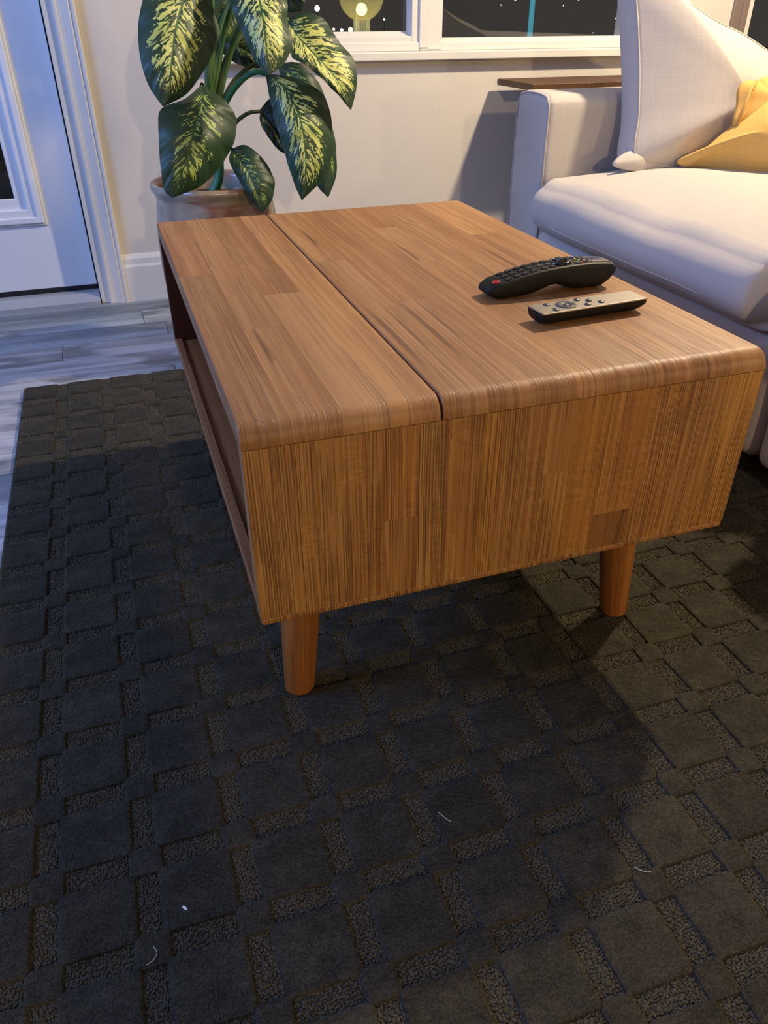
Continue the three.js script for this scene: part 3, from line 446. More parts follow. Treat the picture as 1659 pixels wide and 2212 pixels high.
{
  const s = thing('sofa', 'white linen modular sofa with a squared armrest against the window wall', 'sofa');
  const wob = (out, n, a) => { out.x += a * (fbm((out.z + 3) / 6, (out.y + 3) / 6, 40, 40, 2, 501) - 0.5); };
  const panel = (x0, x1, y0, y1, z0, z1, r, seg, amp = 0.004, extra) => withUV(softBox((x1 - x0) / 2, (y1 - y0) / 2, (z1 - z0) / 2, r, seg, (o, n) => { o.x += (x0 + x1) / 2; o.y += (y0 + y1) / 2; o.z += (z0 + z1) / 2; wob(o, n, amp); if (extra) extra(o, n); }));
  part('armrest', panel(SX, 1.86, 0.055, 0.607, -1.435, -1.268, 0.022, [30, 24, 12], 0.003, (o, n) => { if (n[1] > 0.2) o.y += 0.006 * (1 - n[2] * n[2]) * smooth(0.2, 1, n[1]); o.z += 0.005 * Math.sign(n[2]) * (1 - n[1] * n[1]) * Math.abs(n[2]); o.x += 0.006 * smooth(0.3, -1, n[1]) * (n[0] < 0 ? 1 : 0); }), linen, s);
  // piping round the front of the arm
  const zc = -1.2695, zf = -1.4335, yt = 0.604, rr = 0.02, P = [];
  for (const [y, z] of [[0.07, zc], [0.2, zc], [0.35, zc + 0.003], [0.5, zc + 0.001], [yt - rr, zc - 0.0005], [yt - rr * 0.3, zc - rr * 0.3], [yt, zc - rr], [yt + 0.005, (zc + zf) / 2], [yt, zf + rr], [yt - rr * 0.3, zf + rr * 0.3], [yt - rr, zf], [0.35, zf - 0.003], [0.07, zf]]) P.push(V(SX + 0.006, y, z));
  part('piping', pipe(P, 0.0028), linen, s);
  part('base', panel(SX, 1.9, 0.055, 0.292, -1.27, -0.356, 0.028, [14, 16, 40], 0.006), linen, s);
  part('base', panel(SX - 0.004, 1.9, 0.055, 0.292, -0.350, 0.28, 0.028, [14, 16, 40], 0.006), linen, s);
  part('backrest', panel(1.88, 2.06, 0.055, 0.70, -1.435, 0.28, 0.04, [10, 20, 40], 0.004), linen, s);
  for (const [x, z] of [[1.1, -1.38], [1.1, -0.42], [1.1, 0.2], [1.96, -1.38], [1.96, 0.2]]) part('foot', new THREE.CylinderGeometry(0.025, 0.02, 0.046, 16).translate(x, 0.0362, z), std({ color: rgb(30, 24, 20), roughness: 0.5 }), s);

  const seat = (z0, z1, label) => {
    const c = thing('seat_cushion', label, 'cushion', [0, 0, 0], 0);
    const x0 = 0.945, x1 = 1.86, y0 = 0.2955, y1 = 0.428, hx = (x1 - x0) / 2, hz = (z1 - z0) / 2;
    const f = (o, n) => {
      const ux = clamp(o.x / hx, -1, 1), uz = clamp(o.z / hz, -1, 1), cx = 1 - n[0] * n[0], cz = 1 - Math.pow(Math.abs(n[2]), 3), front = smooth(0.2, -1, n[0]), yy = n[1];
      // plump: crown on top, belly at the front, rounded corners in plan
      if (yy > 0) o.y += yy * 0.046 * (1 - ux * ux) * (1 - uz * uz);
      
      o.x -= 0.016 * front * (1 - yy * yy) * (0.4 + 0.6 * cz) * (n[0] < 0 ? 1 : 0);
      const corner = smooth(0.55, 1, Math.abs(n[2])) * smooth(-0.4, -1, n[0]); o.x += 0.085 * corner * corner; o.z -= Math.sign(n[2]) * 0.02 * corner;
      o.x += (x0 + x1) / 2; o.z += (z0 + z1) / 2; o.y += (y0 + y1) / 2;
      const w = fbm((o.x + 4) / 8, (o.z + 4) / 8, 40, 32, 3, 520) - 0.5; o.y += smooth(-0.2, 1, yy) * (w * 0.018 + 0.003 * Math.sin(o.x * 16 + o.z * 5) * cz * cx);
      o.x += smooth(-0.5, -1, n[0]) * (fbm(0.3, (o.z + 4) / 8, 24, 40, 2, 530) - 0.5) * 0.016;
    };
    part('cover', withUV(softBox(hx, (y1 - y0) / 2, hz, 0.06, [48, 14, 56], f)), linen, c);
    // seams round the boxed edge
    for (const ny of [-0.35]) { const pts = []; const one = (nx, nz) => { const q = [nx * hx, ny * (y1 - y0) / 2, nz * hz], h = [hx, (y1 - y0) / 2, hz], inn = q.map((k, i) => clamp(k, -(h[i] - 0.06), h[i] - 0.06)), d = V(q[0] - inn[0], q[1] - inn[1], q[2] - inn[2]); if (d.length() > 1e-9) d.setLength(0.06); const o = V(inn[0] + d.x, inn[1] + d.y, inn[2] + d.z); f(o, [nx, ny, nz]); pts.push(o); };
      for (let i = 0; i <= 8; i++) one(lerp(0.4, -0.96, i / 8), -1); for (let i = 1; i < 24; i++) one(-1, lerp(-0.97, 0.97, i / 24)); for (let i = 0; i <= 8; i++) one(lerp(-0.96, 0.4, i / 8), 1);
      part('seam', pipe(pts, 0.0022), linen, c); }
    return c;
  };
  seat(-1.262, -0.352, 'plump white linen seat cushion beside the far armrest, under the yellow pillow');
  seat(-0.346, 0.28, 'white linen seat cushion on the near half of the sofa, mostly past the picture edge');
}
// a pillow from its front outline: the outline lies in a plane, the face puffs out of it, a gusset runs back
function pillow(outline, centre, nrm, puff, back, thick, wrinkle, seed, edgePow = 2.2) {
  const curve = new THREE.CatmullRomCurve3(outline, true, 'centripetal'), N = 120, Rr = 26, pos = [], idx = [], rows = [];
  const rim = []; for (let i = 0; i < N; i++) rim.push(curve.getPoint(i / N));
  const row = (fn) => { const b = pos.length / 3; rim.forEach((p, i) => { const q = fn(p, i); pos.push(q.x, q.y, q.z); }); rows.push(b); };
  const face = (k, sgn, base) => (p) => { const q = centre.clone().lerp(p, k); q.addScaledVector(nrm, base); const h = sgn * puff * (1 - Math.pow(k, edgePow)); const w = (fbm((q.x + 5) / 10, (q.y + 5) / 10, 60, 60, 3, seed) - 0.5) * wrinkle * smooth(1, 0.75, k) * 1.0 + Math.sin(Math.atan2(p.y - centre.y, p.x - centre.x) * 17 + seed) * wrinkle * 0.12 * smooth(0.35, 0.9, k) * smooth(1, 0.93, k); return q.addScaledVector(nrm, h + sgn * w); };
  for (let r = 1; r <= Rr; r++) row(face(Math.pow(r / Rr, 0.8), 1, 0));
  // let the stuffing settle: heights above the outline plane relax over the face, edge fixed
  { const nF = Rr, H = new Float64Array(nF * N), P = (i) => V(pos[i * 3], pos[i * 3 + 1], pos[i * 3 + 2]); const d0 = nrm.dot(rim[0]); let top = 0; for (let i = 0; i < nF * N; i++) { H[i] = nrm.dot(P(i)) - d0; top = Math.max(top, H[i]); }
    const H0 = H.slice(), wT = new Float64Array(nF * N), wR = new Float64Array(nF * N); for (let r = 0; r < nF; r++) for (let k = 0; k < N; k++) { const i = r * N + k; wT[i] = 1 / (P(i).distanceTo(P(r * N + (k + 1) % N)) + 1e-4); wR[i] = r + 1 < nF ? 1 / (P(i).distanceTo(P(i + N)) + 1e-4) : 0; }
    for (let t = 0; t < 140; t++) { const Q = H.slice(); for (let r = 1; r + 1 < nF; r++) for (let k = 0; k < N; k++) { const i = r * N + k, l = r * N + (k + N - 1) % N, m = r * N + (k + 1) % N, a = wT[l], b = wT[i], c = wR[i - N], e = wR[i]; H[i] = lerp(Q[i], (Q[l] * a + Q[m] * b + Q[i - N] * c + Q[i + N] * e) / (a + b + c + e), 0.8); } let s0 = 0; for (let k = 0; k < N; k++) s0 += H[N + k]; for (let k = 0; k < N; k++) H[k] = s0 / N; }
    let top2 = 0; for (let i = 0; i < nF * N; i++) top2 = Math.max(top2, H[i]); for (let r = 0; r + 1 < nF; r++) for (let k = 0; k < N; k++) { const i = r * N + k, dh = H[i] * top / Math.max(top2, 1e-6) - H0[i]; pos[i * 3] += nrm.x * dh; pos[i * 3 + 1] += nrm.y * dh; pos[i * 3 + 2] += nrm.z * dh; } }
  const G = thick > 0.02 ? 6 : 2;
  for (let r = 1; r <= G; r++) { const k = r / G; row((p) => { const q = p.clone(), out = p.clone().sub(centre).setLength(Math.sin(k * Math.PI) * thick * 0.10); return q.add(out).addScaledVector(nrm, -thick * k); }); }
  for (let r = Rr - 1; r >= 1; r -= 2) row((p) => { const q = face(Math.pow(r / Rr, 0.8), -back, -thick)(p); return q; });
  for (let r = 0; r + 1 < rows.length; r++) for (let i = 0; i < N; i++) { const a = rows[r] + i, b = rows[r] + (i + 1) % N, c = rows[r + 1] + i, d = rows[r + 1] + (i + 1) % N; idx.push(a, c, b, b, c, d); }
  for (const [e, s] of [[0, 1], [rows.length - 1, -1]]) { const c = pos.length / 3, q = V(0, 0, 0); for (let i = 0; i < N; i++) q.add(V(pos[(rows[e] + i) * 3], pos[(rows[e] + i) * 3 + 1], pos[(rows[e] + i) * 3 + 2])); q.multiplyScalar(1 / N); pos.push(q.x, q.y, q.z); for (let i = 0; i < N; i++) { const a = rows[e] + i, b = rows[e] + (i + 1) % N; s > 0 ? idx.push(c, a, b) : idx.push(c, b, a); } }
  const g = new THREE.BufferGeometry(); g.setAttribute('position', new THREE.Float32BufferAttribute(pos, 3)); g.setIndex(idx); g.computeVertexNormals();
  // outward check on the middle of the face
  if (V(0, 0, 0).fromBufferAttribute(g.attributes.normal, 0).dot(nrm) < 0) { const a = g.index.array; for (let i = 0; i < a.length; i += 3) { const q = a[i]; a[i] = a[i + 1]; a[i + 1] = q; } g.computeVertexNormals(); }
  return { geo: withUV(g), rim };
}
{
  const c = thing('back_cushion', 'big cream linen back cushion slumped in the sofa corner against the armrest', 'cushion');
  const n = V(-0.06, 0.29, 1).normalize(), p0 = V(1.2, 0.51, -1.14), d = n.dot(p0), out = [[1373, 340], [1379, 250], [1381, 150], [1378, 60], [1374, -40], [1388, -95], [1425, -70], [1478, -5], [1540, 42], [1600, 72], [1665, 115], [1735, 170], [1785, 260], [1790, 350], [1735, 364], [1620, 368], [1500, 363], [1425, 358]].map(([x, y]) => onPlane(x, y, n, d));
  const ctr = onPlane(1570, 230, n, d), { geo, rim } = pillow(out, ctr, n, 0.085, 0.1, 0.08, 0.016, 610, 2.0);
  part('cover', geo, linen, c);
  part('seam', pipe(rim.filter((_, i) => i % 3 === 0).map((p) => p.clone().addScaledVector(n, 0.001)), 0.0022, true), linen, c);
  // turned-up lower corner
  const n2 = V(0.02, 0.42, 1).normalize(), d2 = n2.dot(V(1.2, 0.45, -1.124)), o2 = [[1329, 353], [1337, 340], [1354, 329], [1378, 321], [1404, 318], [1430, 326], [1450, 346], [1440, 366], [1380, 370]].map(([x, y]) => onPlane(x, y, n2, d2));
  part('corner_fold', pillow(o2, onPlane(1392, 346, n2, d2), n2, 0.011, 0.2, 0.012, 0.004, 640, 2.0).geo, linen, c);

  const m = thing('throw_pillow', 'mustard yellow throw pillow leaning on the cream back cushion', 'pillow');
  const n3 = V(-0.75, 0.5, 0.5).normalize(), d3 = n3.dot(V(1.29, 0.462, -1.07)), o3 = [[1462, 349], [1478, 338], [1500, 331], [1525, 318], [1560, 288], [1592, 262], [1622, 238], [1659, 212], [1720, 190], [1800, 240], [1830, 330], [1800, 400], [1720, 395], [1659, 386], [1590, 378], [1540, 364], [1505, 358], [1478, 358]].map(([x, y]) => onPlane(x, y, n3, d3));
  const mp = pillow(o3, onPlane(1670, 310, n3, d3), n3, 0.07, 0.4, 0.012, 0.024, 660, 1.7);
  part('cover', mp.geo, mustard, m);
  const n4 = V(-0.3, 0.4, 0.85).normalize(), d4 = n4.dot(V(1.415, 0.585, -1.005)), o4 = [[1588, 268], [1594, 225], [1597, 190], [1606, 177], [1622, 173], [1634, 176], [1648, 167], [1672, 165], [1740, 175], [1770, 240], [1720, 300], [1640, 290]].map(([x, y]) => onPlane(x, y, n4, d4));
  part('back_flap', pillow(o4, onPlane(1665, 225, n4, d4), n4, 0.026, 0.4, 0.012, 0.02, 680, 1.8).geo, mustard, m);
  part('crease', pipe([onPlane(1634, 176, n4, d4 + 0.012), onPlane(1622, 196, n4, d4 + 0.021), onPlane(1612, 222, n4, d4 + 0.024), onPlane(1602, 248, n4, d4 + 0.018), onPlane(1594, 272, n4, d4 + 0.004)], 0.0032), mustard, m);
}

// ------------------------------------------------------------------ console behind the armrest
{
  const wood = std({ map: woodTop.col, roughness: 0.5, color: new THREE.Color(0.21, 0.20, 0.20) });
  const t = thing('console_table', 'dark brown narrow console table between the sofa armrest and the window wall', 'table');
  part('top', boxUV(rbox(1.18, 1.86, 0.584, 0.602, -1.93, -1.69, 0.003, 2)), wood, t);
  for (const x of [1.36, 1.80]) for (const z of [-1.90, -1.72]) part('leg', rbox(x - 0.018, x + 0.018, 0, 0.585, z - 0.018, z + 0.018, 0.003, 2), wood, t);
  part('stretcher', rbox(1.378, 1.782, 0.13, 0.16, -1.82, -1.80, 0.003, 1), wood, t);
  for (const x of [1.36, 1.80]) part('side_rail', rbox(x - 0.012, x + 0.012, 0.13, 0.16, -1.882, -1.738, 0.003, 1), wood, t);
}

// ------------------------------------------------------------------ potted plant
{
  const t = thing('potted_plant', 'tall green and yellow variegated houseplant in a wide stoneware pot by the wall', 'plant');
  const PX = 0.176, PZc = -1.42;
  const glaze = dataTex(512, 512, (u, v) => { const a = fbm(u, v, 6, 5, 3, 701), b = fbm(u, v, 20, 14, 3, 711); let c = mix3([176, 158, 134], [150, 92, 70], smooth(0.40, 0.58, a)); c = mix3(c, [150, 150, 128], smooth(0.55, 0.75, fbm(u, v, 5, 9, 2, 721)) * 0.7); return c.map((k) => k * (0.9 + (b - 0.5) * 0.35)); });
  const potMat = phy({ map: glaze, roughness: 0.35, clearcoat: 0.5, clearcoatRoughness: 0.2 });
  const prof = [[0.0001, 0], [0.112, 0], [0.118, 0.004], [0.132, 0.06], [0.147, 0.14], [0.1535, 0.24], [0.1515, 0.32], [0.146, 0.37], [0.142, 0.395], [0.1415, 0.405], [0.1455, 0.414], [0.151, 0.422], [0.1525, 0.429], [0.150, 0.436], [0.1455, 0.438], [0.139, 0.435], [0.133, 0.424], [0.131, 0.40], [0.130, 0.36], [0.0001, 0.355]].map((a) => new THREE.Vector2(...a));
  part('pot', new THREE.LatheGeometry(prof, 72).translate(PX, 0, PZc), potMat, t);
  const soil = new THREE.CircleGeometry(0.130, 48, 0, 6.2832), sp = new THREE.CylinderGeometry(0.1302, 0.1302, 0.03, 48, 1); { const q = new THREE.PlaneGeometry(0.27, 0.27, 40, 40).rotateX(-Math.PI / 2), p = q.attributes.position; for (let i = 0; i < p.count; i++) { const r = Math.hypot(p.getX(i), p.getZ(i)), k = r > 0.13 ? 0.13 / r : 1; p.setXYZ(i, p.getX(i) * k, (fbm((p.getX(i) + 1) / 2, (p.getZ(i) + 1) / 2, 90, 90, 3, 741) - 0.5) * 0.016, p.getZ(i) * k); } q.computeVertexNormals(); part('soil', q.translate(PX, 0.392, PZc), std({ color: rgb(46, 34, 28), roughness: 1 }), t); }

  // variegated leaf: u across (0..1, midrib at 0.5), v from base to tip
  const leafTex = (seed, spread, pale, dens) => dataTex(512, 1024, (u, v) => {
    const s = (u - 0.5) * 2, a = Math.abs(s), side = s < 0 ? 0 : 40, q = v - 0.26 * a;          // lateral veins sweep towards the tip
    const e1 = vn(q * 30 + 20, a * 3.2, 997, 997, seed + side), e2 = vn(q * 70 + 20, a * 7, 997, 997, seed + 5 + side), e3 = vn(q * 150 + 20, a * 18, 997, 997, seed + 9 + side), e4 = vn(u * 60, v * 120, 997, 997, seed + 15);
    const env = smooth(0.0, 0.10, a) * 0.12 + smooth(spread + 0.16, spread - 0.34, a + 0.14 * (vn(q * 14 + 9, 1.5, 997, 997, seed + 71 + side) - 0.5)) * smooth(0.0, 0.12, v) * smooth(1.0, 0.80, v);
    const f = e1 * 0.28 + e2 * 0.42 + e3 * 0.30 + (e4 - 0.5) * 0.16;
    const m = smooth(0.0, 0.03, f - (0.97 - 0.455 * env * dens));
    const dark = mix3([24, 50, 30], [40, 68, 38], vn(q * 44 + 8, a * 2, 997, 997, seed + 30));
    const light = mix3([166, 182, 88], pale, vn(q * 20 + 3, a * 5, 997, 997, seed + 33));
    let c = mix3(dark, light, m); c = mix3(c, [46, 82, 42], (1 - smooth(0.018, 0.04, a)) * 0.9); return c;
  }, { wrap: false });
  const leafBump = dataTex(256, 512, (u, v) => { const s = (u - 0.5) * 2, a = Math.abs(s), q = v - 0.26 * a; const k = 0.55 + 0.22 * Math.sin(q * 75) * smooth(0, 0.2, a) - 0.4 * (1 - smooth(0.01, 0.07, a)); return [k * 255, k * 255, k * 255]; }, { srgb: false, wrap: false });
  const LM = [[801, 0.78, [206, 208, 130], 1.0], [841, 0.66, [150, 172, 92], 0.86], [881, 0.86, [216, 216, 140], 1.06], [921, 0.6, [120, 150, 80], 0.74]].map((a) => phy({ map: leafTex(...a), bumpMap: leafBump, bumpScale: 0.0014, roughness: 0.52, side: THREE.DoubleSide }));
  const darkLeaf = phy({ color: rgb(32, 52, 32), roughness: 0.5, bumpMap: leafBump, bumpScale: 0.0016, side: THREE.DoubleSide });
  const stalkMat = std({ color: rgb(62, 96, 50), roughness: 0.5 }), stalkDark = std({ color: rgb(48, 66, 36), roughness: 0.5 }), stalkTeal = std({ color: rgb(40, 104, 66), roughness: 0.45 });

  // M, Lf, Rt: midrib and both edges from base to tip as read from the picture; z: depth along the midrib; dl, dr: how far each edge turns back
  function leaf(M, Lf, Rt, z, dl, dr, mat, cup = 0.010) {
    const crv = (a) => new THREE.CatmullRomCurve3(a.map(([x, y]) => V(x, y, 0)), false, 'centripetal'), cm = crv(M), cl = crv(Lf), cr = crv(Rt), NT = 36, NS = 16, P = [], uv = [];
    const zAt = (k) => { const f = k * (z.length - 1), i = Math.min(z.length - 2, Math.floor(f)); return lerp(z[i], z[i + 1], smooth(0, 1, f - i) * 0.5 + (f - i) * 0.5); };
    for (let i = 0; i <= NT; i++) {
      const k = i / NT, m = cm.getPointAt(k), l = cl.getPointAt(k), r = cr.getPointAt(k), z0 = zAt(k), w = Math.sin(Math.PI * clamp(k, 0.02, 0.98));
      const pm = at(m.x, m.y, 'z', z0), pl = at(l.x, l.y, 'z', z0 + dl * w), pr = at(r.x, r.y, 'z', z0 + dr * w);
      for (let j = 0; j <= NS; j++) { const s = j / NS * 2 - 1, e = s < 0 ? pl : pr, a = Math.abs(s), q = pm.clone().lerp(e, a); q.z += cup * w * Math.sin(a * Math.PI) + 0.0035 * w * Math.sin(k * 34 + (s < 0 ? 1 : 0) - a * 8) * a; P.push(q); uv.push((s + 1) / 2, k); }
    }
    const pos = [], idx = [], uvs = [], n = P.length, row = NS + 1, tmp = new THREE.BufferGeometry(); const flat = []; P.forEach((q) => flat.push(q.x, q.y, q.z)); const f = []; for (let i = 0; i < NT; i++) for (let j = 0; j < NS; j++) { const a = i * row + j; f.push(a, a + row, a + 1, a + 1, a + row, a + row + 1); }
    tmp.setAttribute('position', new THREE.Float32BufferAttribute(flat, 3)); tmp.setIndex(f); tmp.computeVertexNormals(); const N = tmp.attributes.normal;
    P.forEach((q, i) => { pos.push(q.x, q.y, q.z); uvs.push(uv[i * 2], uv[i * 2 + 1]); }); P.forEach((q, i) => { const h = 0.0009; pos.push(q.x - N.getX(i) * h, q.y - N.getY(i) * h, q.z - N.getZ(i) * h); uvs.push(uv[i * 2], uv[i * 2 + 1]); });
    for (let i = 0; i < f.length; i += 3) { idx.push(f[i], f[i + 1], f[i + 2], n + f[i], n + f[i + 2], n + f[i + 1]); }
    const rim = (a, b) => idx.push(a, b, n + a, b, n + b, n + a); for (let i = 0; i < NT; i++) { rim(i * row, (i + 1) * row); rim((i + 1) * row + NS, i * row + NS); } for (let j = 0; j < NS; j++) { rim(j + 1, j); rim(NT * row + j, NT * row + j + 1); }
    const g = new THREE.BufferGeometry(); g.setAttribute('position', new THREE.Float32BufferAttribute(pos, 3)); g.setAttribute('uv', new THREE.Float32BufferAttribute(uvs, 2)); g.setIndex(idx); g.computeVertexNormals();
    return part('leaf', g, mat, t);
  }
  const LV = LM;
  // upper left
  leaf([[432, -72], [416, -30], [396, 5], [380, 60], [371, 130], [366, 190], [352, 231]], [[432, -72], [380, -78], [322, -30], [300, 40], [302, 120], [321, 185], [352, 231]], [[432, -72], [452, -40], [460, 20], [475, 66], [468, 100], [447, 142], [403, 203], [352, 231]], [-1.40, -1.34, -1.30, -1.27, -1.27], -0.03, -0.05, LV[0]);
  // lower left, over the pot rim
  leaf([[436, 182], [438, 208], [428, 245], [417, 290], [405, 335], [391, 380], [374, 427]], [[436, 182], [400, 213], [347, 237], [343, 298], [348, 370], [357, 416], [374, 427]], [[436, 182], [486, 216], [509, 252], [510, 288], [493, 334], [440, 398], [374, 427]], [-1.36, -1.29, -1.25, -1.235, -1.235], -0.02, -0.05, LV[1]);
  // upper middle
  leaf([[545, -90], [555, -40], [562, 10], [570, 55], [574, 95], [577, 130], [579, 164]], [[545, -90], [502, -60], [494, -5], [515, 50], [538, 105], [557, 138], [579, 164]], [[545, -90], [600, -70], [619, -10], [622, 50], [632, 92], [614, 136], [579, 164]], [-1.36, -1.28, -1.22, -1.19, -1.18], -0.05, -0.04, LV[2]);
  // right, arching outward
  leaf([[620, 44], [640, 75], [660, 98], [685, 125], [715, 158], [738, 192], [758, 237]], [[620, 44], [652, 28], [697, 40], [728, 85], [766, 135], [769, 192], [758, 237]], [[620, 44], [621, 90], [630, 124], [655, 137], [697, 172], [731, 206], [758, 237]], [-1.38, -1.33, -1.29, -1.27, -1.27], -0.04, 0.02, LV[2]);
  // lower right
  leaf([[573, 158], [598, 174], [626, 206], [648, 258], [658, 312], [660, 376], [652, 433]], [[573, 158], [580, 198], [592, 256], [610, 315], [626, 368], [640, 408], [652, 433]], [[573, 158], [640, 170], [697, 203], [716, 260], [720, 320], [698, 385], [652, 433]], [-1.36, -1.29, -1.25, -1.235, -1.235], -0.03, -0.04, LV[0]);
  // behind the lower right leaf
  leaf([[600, 140], [650, 178], [684, 240], [702, 310], [712, 370], [709, 427]], [[600, 140], [615, 200], [650, 280], [672, 345], [686, 402], [709, 427]], [[600, 140], [636, 134], [674, 160], [700, 202], [716, 262], [727, 332], [725, 385], [709, 427]], [-1.42, -1.37, -1.34, -1.32, -1.31], -0.02, -0.03, LV[3]);
  // small one hanging over the pot edge
  leaf([[500, 322], [520, 348], [538, 378], [553, 415], [567, 460]], [[500, 322], [495, 345], [518, 393], [544, 434], [567, 460]], [[500, 322], [528, 313], [572, 348], [593, 395], [586, 435], [567, 460]], [-1.33, -1.27, -1.24, -1.235], -0.01, -0.02, LV[3]);
  // dark ones behind
  leaf([[470, 78], [505, 95], [540, 115], [580, 140]], [[470, 78], [472, 104], [500, 131], [526, 143], [557, 147], [580, 140]], [[470, 78], [500, 50], [540, 60], [570, 90], [580, 140]], [-1.48, -1.46, -1.45], -0.02, -0.02, LV[3]);
  leaf([[530, -45], [505, 15], [488, 55], [476, 92]], [[530, -45], [472, -30], [446, 20], [455, 64], [476, 92]], [[530, -45], [545, 0], [530, 55], [502, 86], [476, 92]], [-1.48, -1.46, -1.44], 0.0, -0.02, LV[3]);
  leaf([[562, 236], [582, 262], [602, 292], [625, 336]], [[562, 236], [562, 264], [580, 297], [604, 326], [625, 336]], [[562, 236], [584, 214], [614, 240], [630, 290], [625, 336]], [-1.42, -1.39, -1.37], 0.01, -0.02, darkLeaf);
  leaf([[606, -50], [626, -20], [640, 4], [651, 24]], [[606, -50], [608, -5], [622, 26], [651, 24]], [[606, -50], [644, -36], [660, 2], [651, 24]], [-1.40, -1.38, -1.37], -0.01, 0.01, darkLeaf);
  leaf([[560, -30], [540, 20], [520, 50], [505, 88]], [[560, -30], [510, 0], [496, 40], [505, 88]], [[560, -30], [572, 20], [550, 66], [505, 88]], [-1.52, -1.5, -1.48], -0.01, -0.01, LV[3]);
  // above the picture edge
  leaf([[470, -80], [430, -140], [370, -190], [300, -200]], [[470, -80], [410, -90], [340, -130], [300, -200]], [[470, -80], [460, -170], [390, -240], [300, -200]], [-1.42, -1.38, -1.33], 0.02, -0.02, LV[0]);
  leaf([[500, -90], [540, -170], [600, -220], [680, -230]], [[500, -90], [500, -190], [580, -270], [680, -230]], [[500, -90], [580, -130], [650, -160], [680, -230]], [-1.42, -1.40, -1.36], -0.02, 0.02, LV[2]);

  const stalk = (pts, r0, r1, mat, name = 'stalk') => { const c = new THREE.CatmullRomCurve3(pts.map(([x, y, z]) => at(x, y, 'z', z))), n = 28, g = new THREE.TubeGeometry(c, n, 1, 10, false), p = g.attributes.position; for (let i = 0; i <= n; i++) { const q = c.getPointAt(i / n), r = lerp(r0, r1, i / n); for (let k = 0; k <= 10; k++) { const a = i * 11 + k; p.setXYZ(a, q.x + (p.getX(a) - q.x) * r, q.y + (p.getY(a) - q.y) * r, q.z + (p.getZ(a) - q.z) * r); } } g.computeVertexNormals(); part(name, g, mat, t); };
  stalk([[455, 432, -1.42], [464, 408, -1.42], [472, 385, -1.42], [474, 350, -1.42], [466, 280, -1.42], [458, 210, -1.42], [456, 130, -1.42]], 0.0135, 0.004, stalkTeal, 'stem');
  stalk([[452, 205, -1.415], [450, 165, -1.40], [454, 90, -1.40], [453, 20, -1.40], [440, -70, -1.40]], 0.009, 0.006, stalkMat);
  stalk([[456, 205, -1.425], [461, 165, -1.42], [470, 90, -1.43], [490, 20, -1.45], [528, -45, -1.48]], 0.0085, 0.005, stalkMat);
  stalk([[459, 200, -1.42], [458, 120, -1.42], [457, 30, -1.42], [470, -80, -1.42], [500, -92, -1.42]], 0.008, 0.005, stalkMat);
  stalk([[468, 212, -1.42], [477, 175, -1.42], [489, 130, -1.43], [505, 98, -1.45], [525, 72, -1.47], [545, 50, -1.47]], 0.0095, 0.006, stalkDark);
  stalk([[482, 232, -1.42], [495, 208, -1.41], [512, 184, -1.39], [535, 163, -1.37], [556, 155, -1.36], [577, 160, -1.355]], 0.0075, 0.006, stalkTeal);
  stalk([[475, 300, -1.42], [500, 275, -1.42], [516, 258, -1.42], [538, 244, -1.42], [566, 240, -1.42]], 0.0055, 0.0042, stalkDark);
  stalk([[470, 225, -1.42], [490, 140, -1.42], [520, 60, -1.41], [560, 10, -1.40], [600, 10, -1.39], [622, 46, -1.38]], 0.008, 0.005, stalkMat);
  stalk([[462, 200, -1.42], [480, 90, -1.42], [505, 0, -1.40], [530, -70, -1.37], [547, -90, -1.355]], 0.008, 0.005, stalkMat);
  stalk([[470, 345, -1.42], [484, 330, -1.38], [494, 321, -1.345], [502, 322, -1.33]], 0.004, 0.0035, stalkMat);
  stalk([[462, 260, -1.42], [450, 220, -1.40], [440, 190, -1.375], [436, 183, -1.36]], 0.006, 0.005, stalkMat);
  stalk([[470, 240, -1.43], [510, 170, -1.45], [560, 135, -1.44], [602, 141, -1.42]], 0.006, 0.005, stalkDark);
}

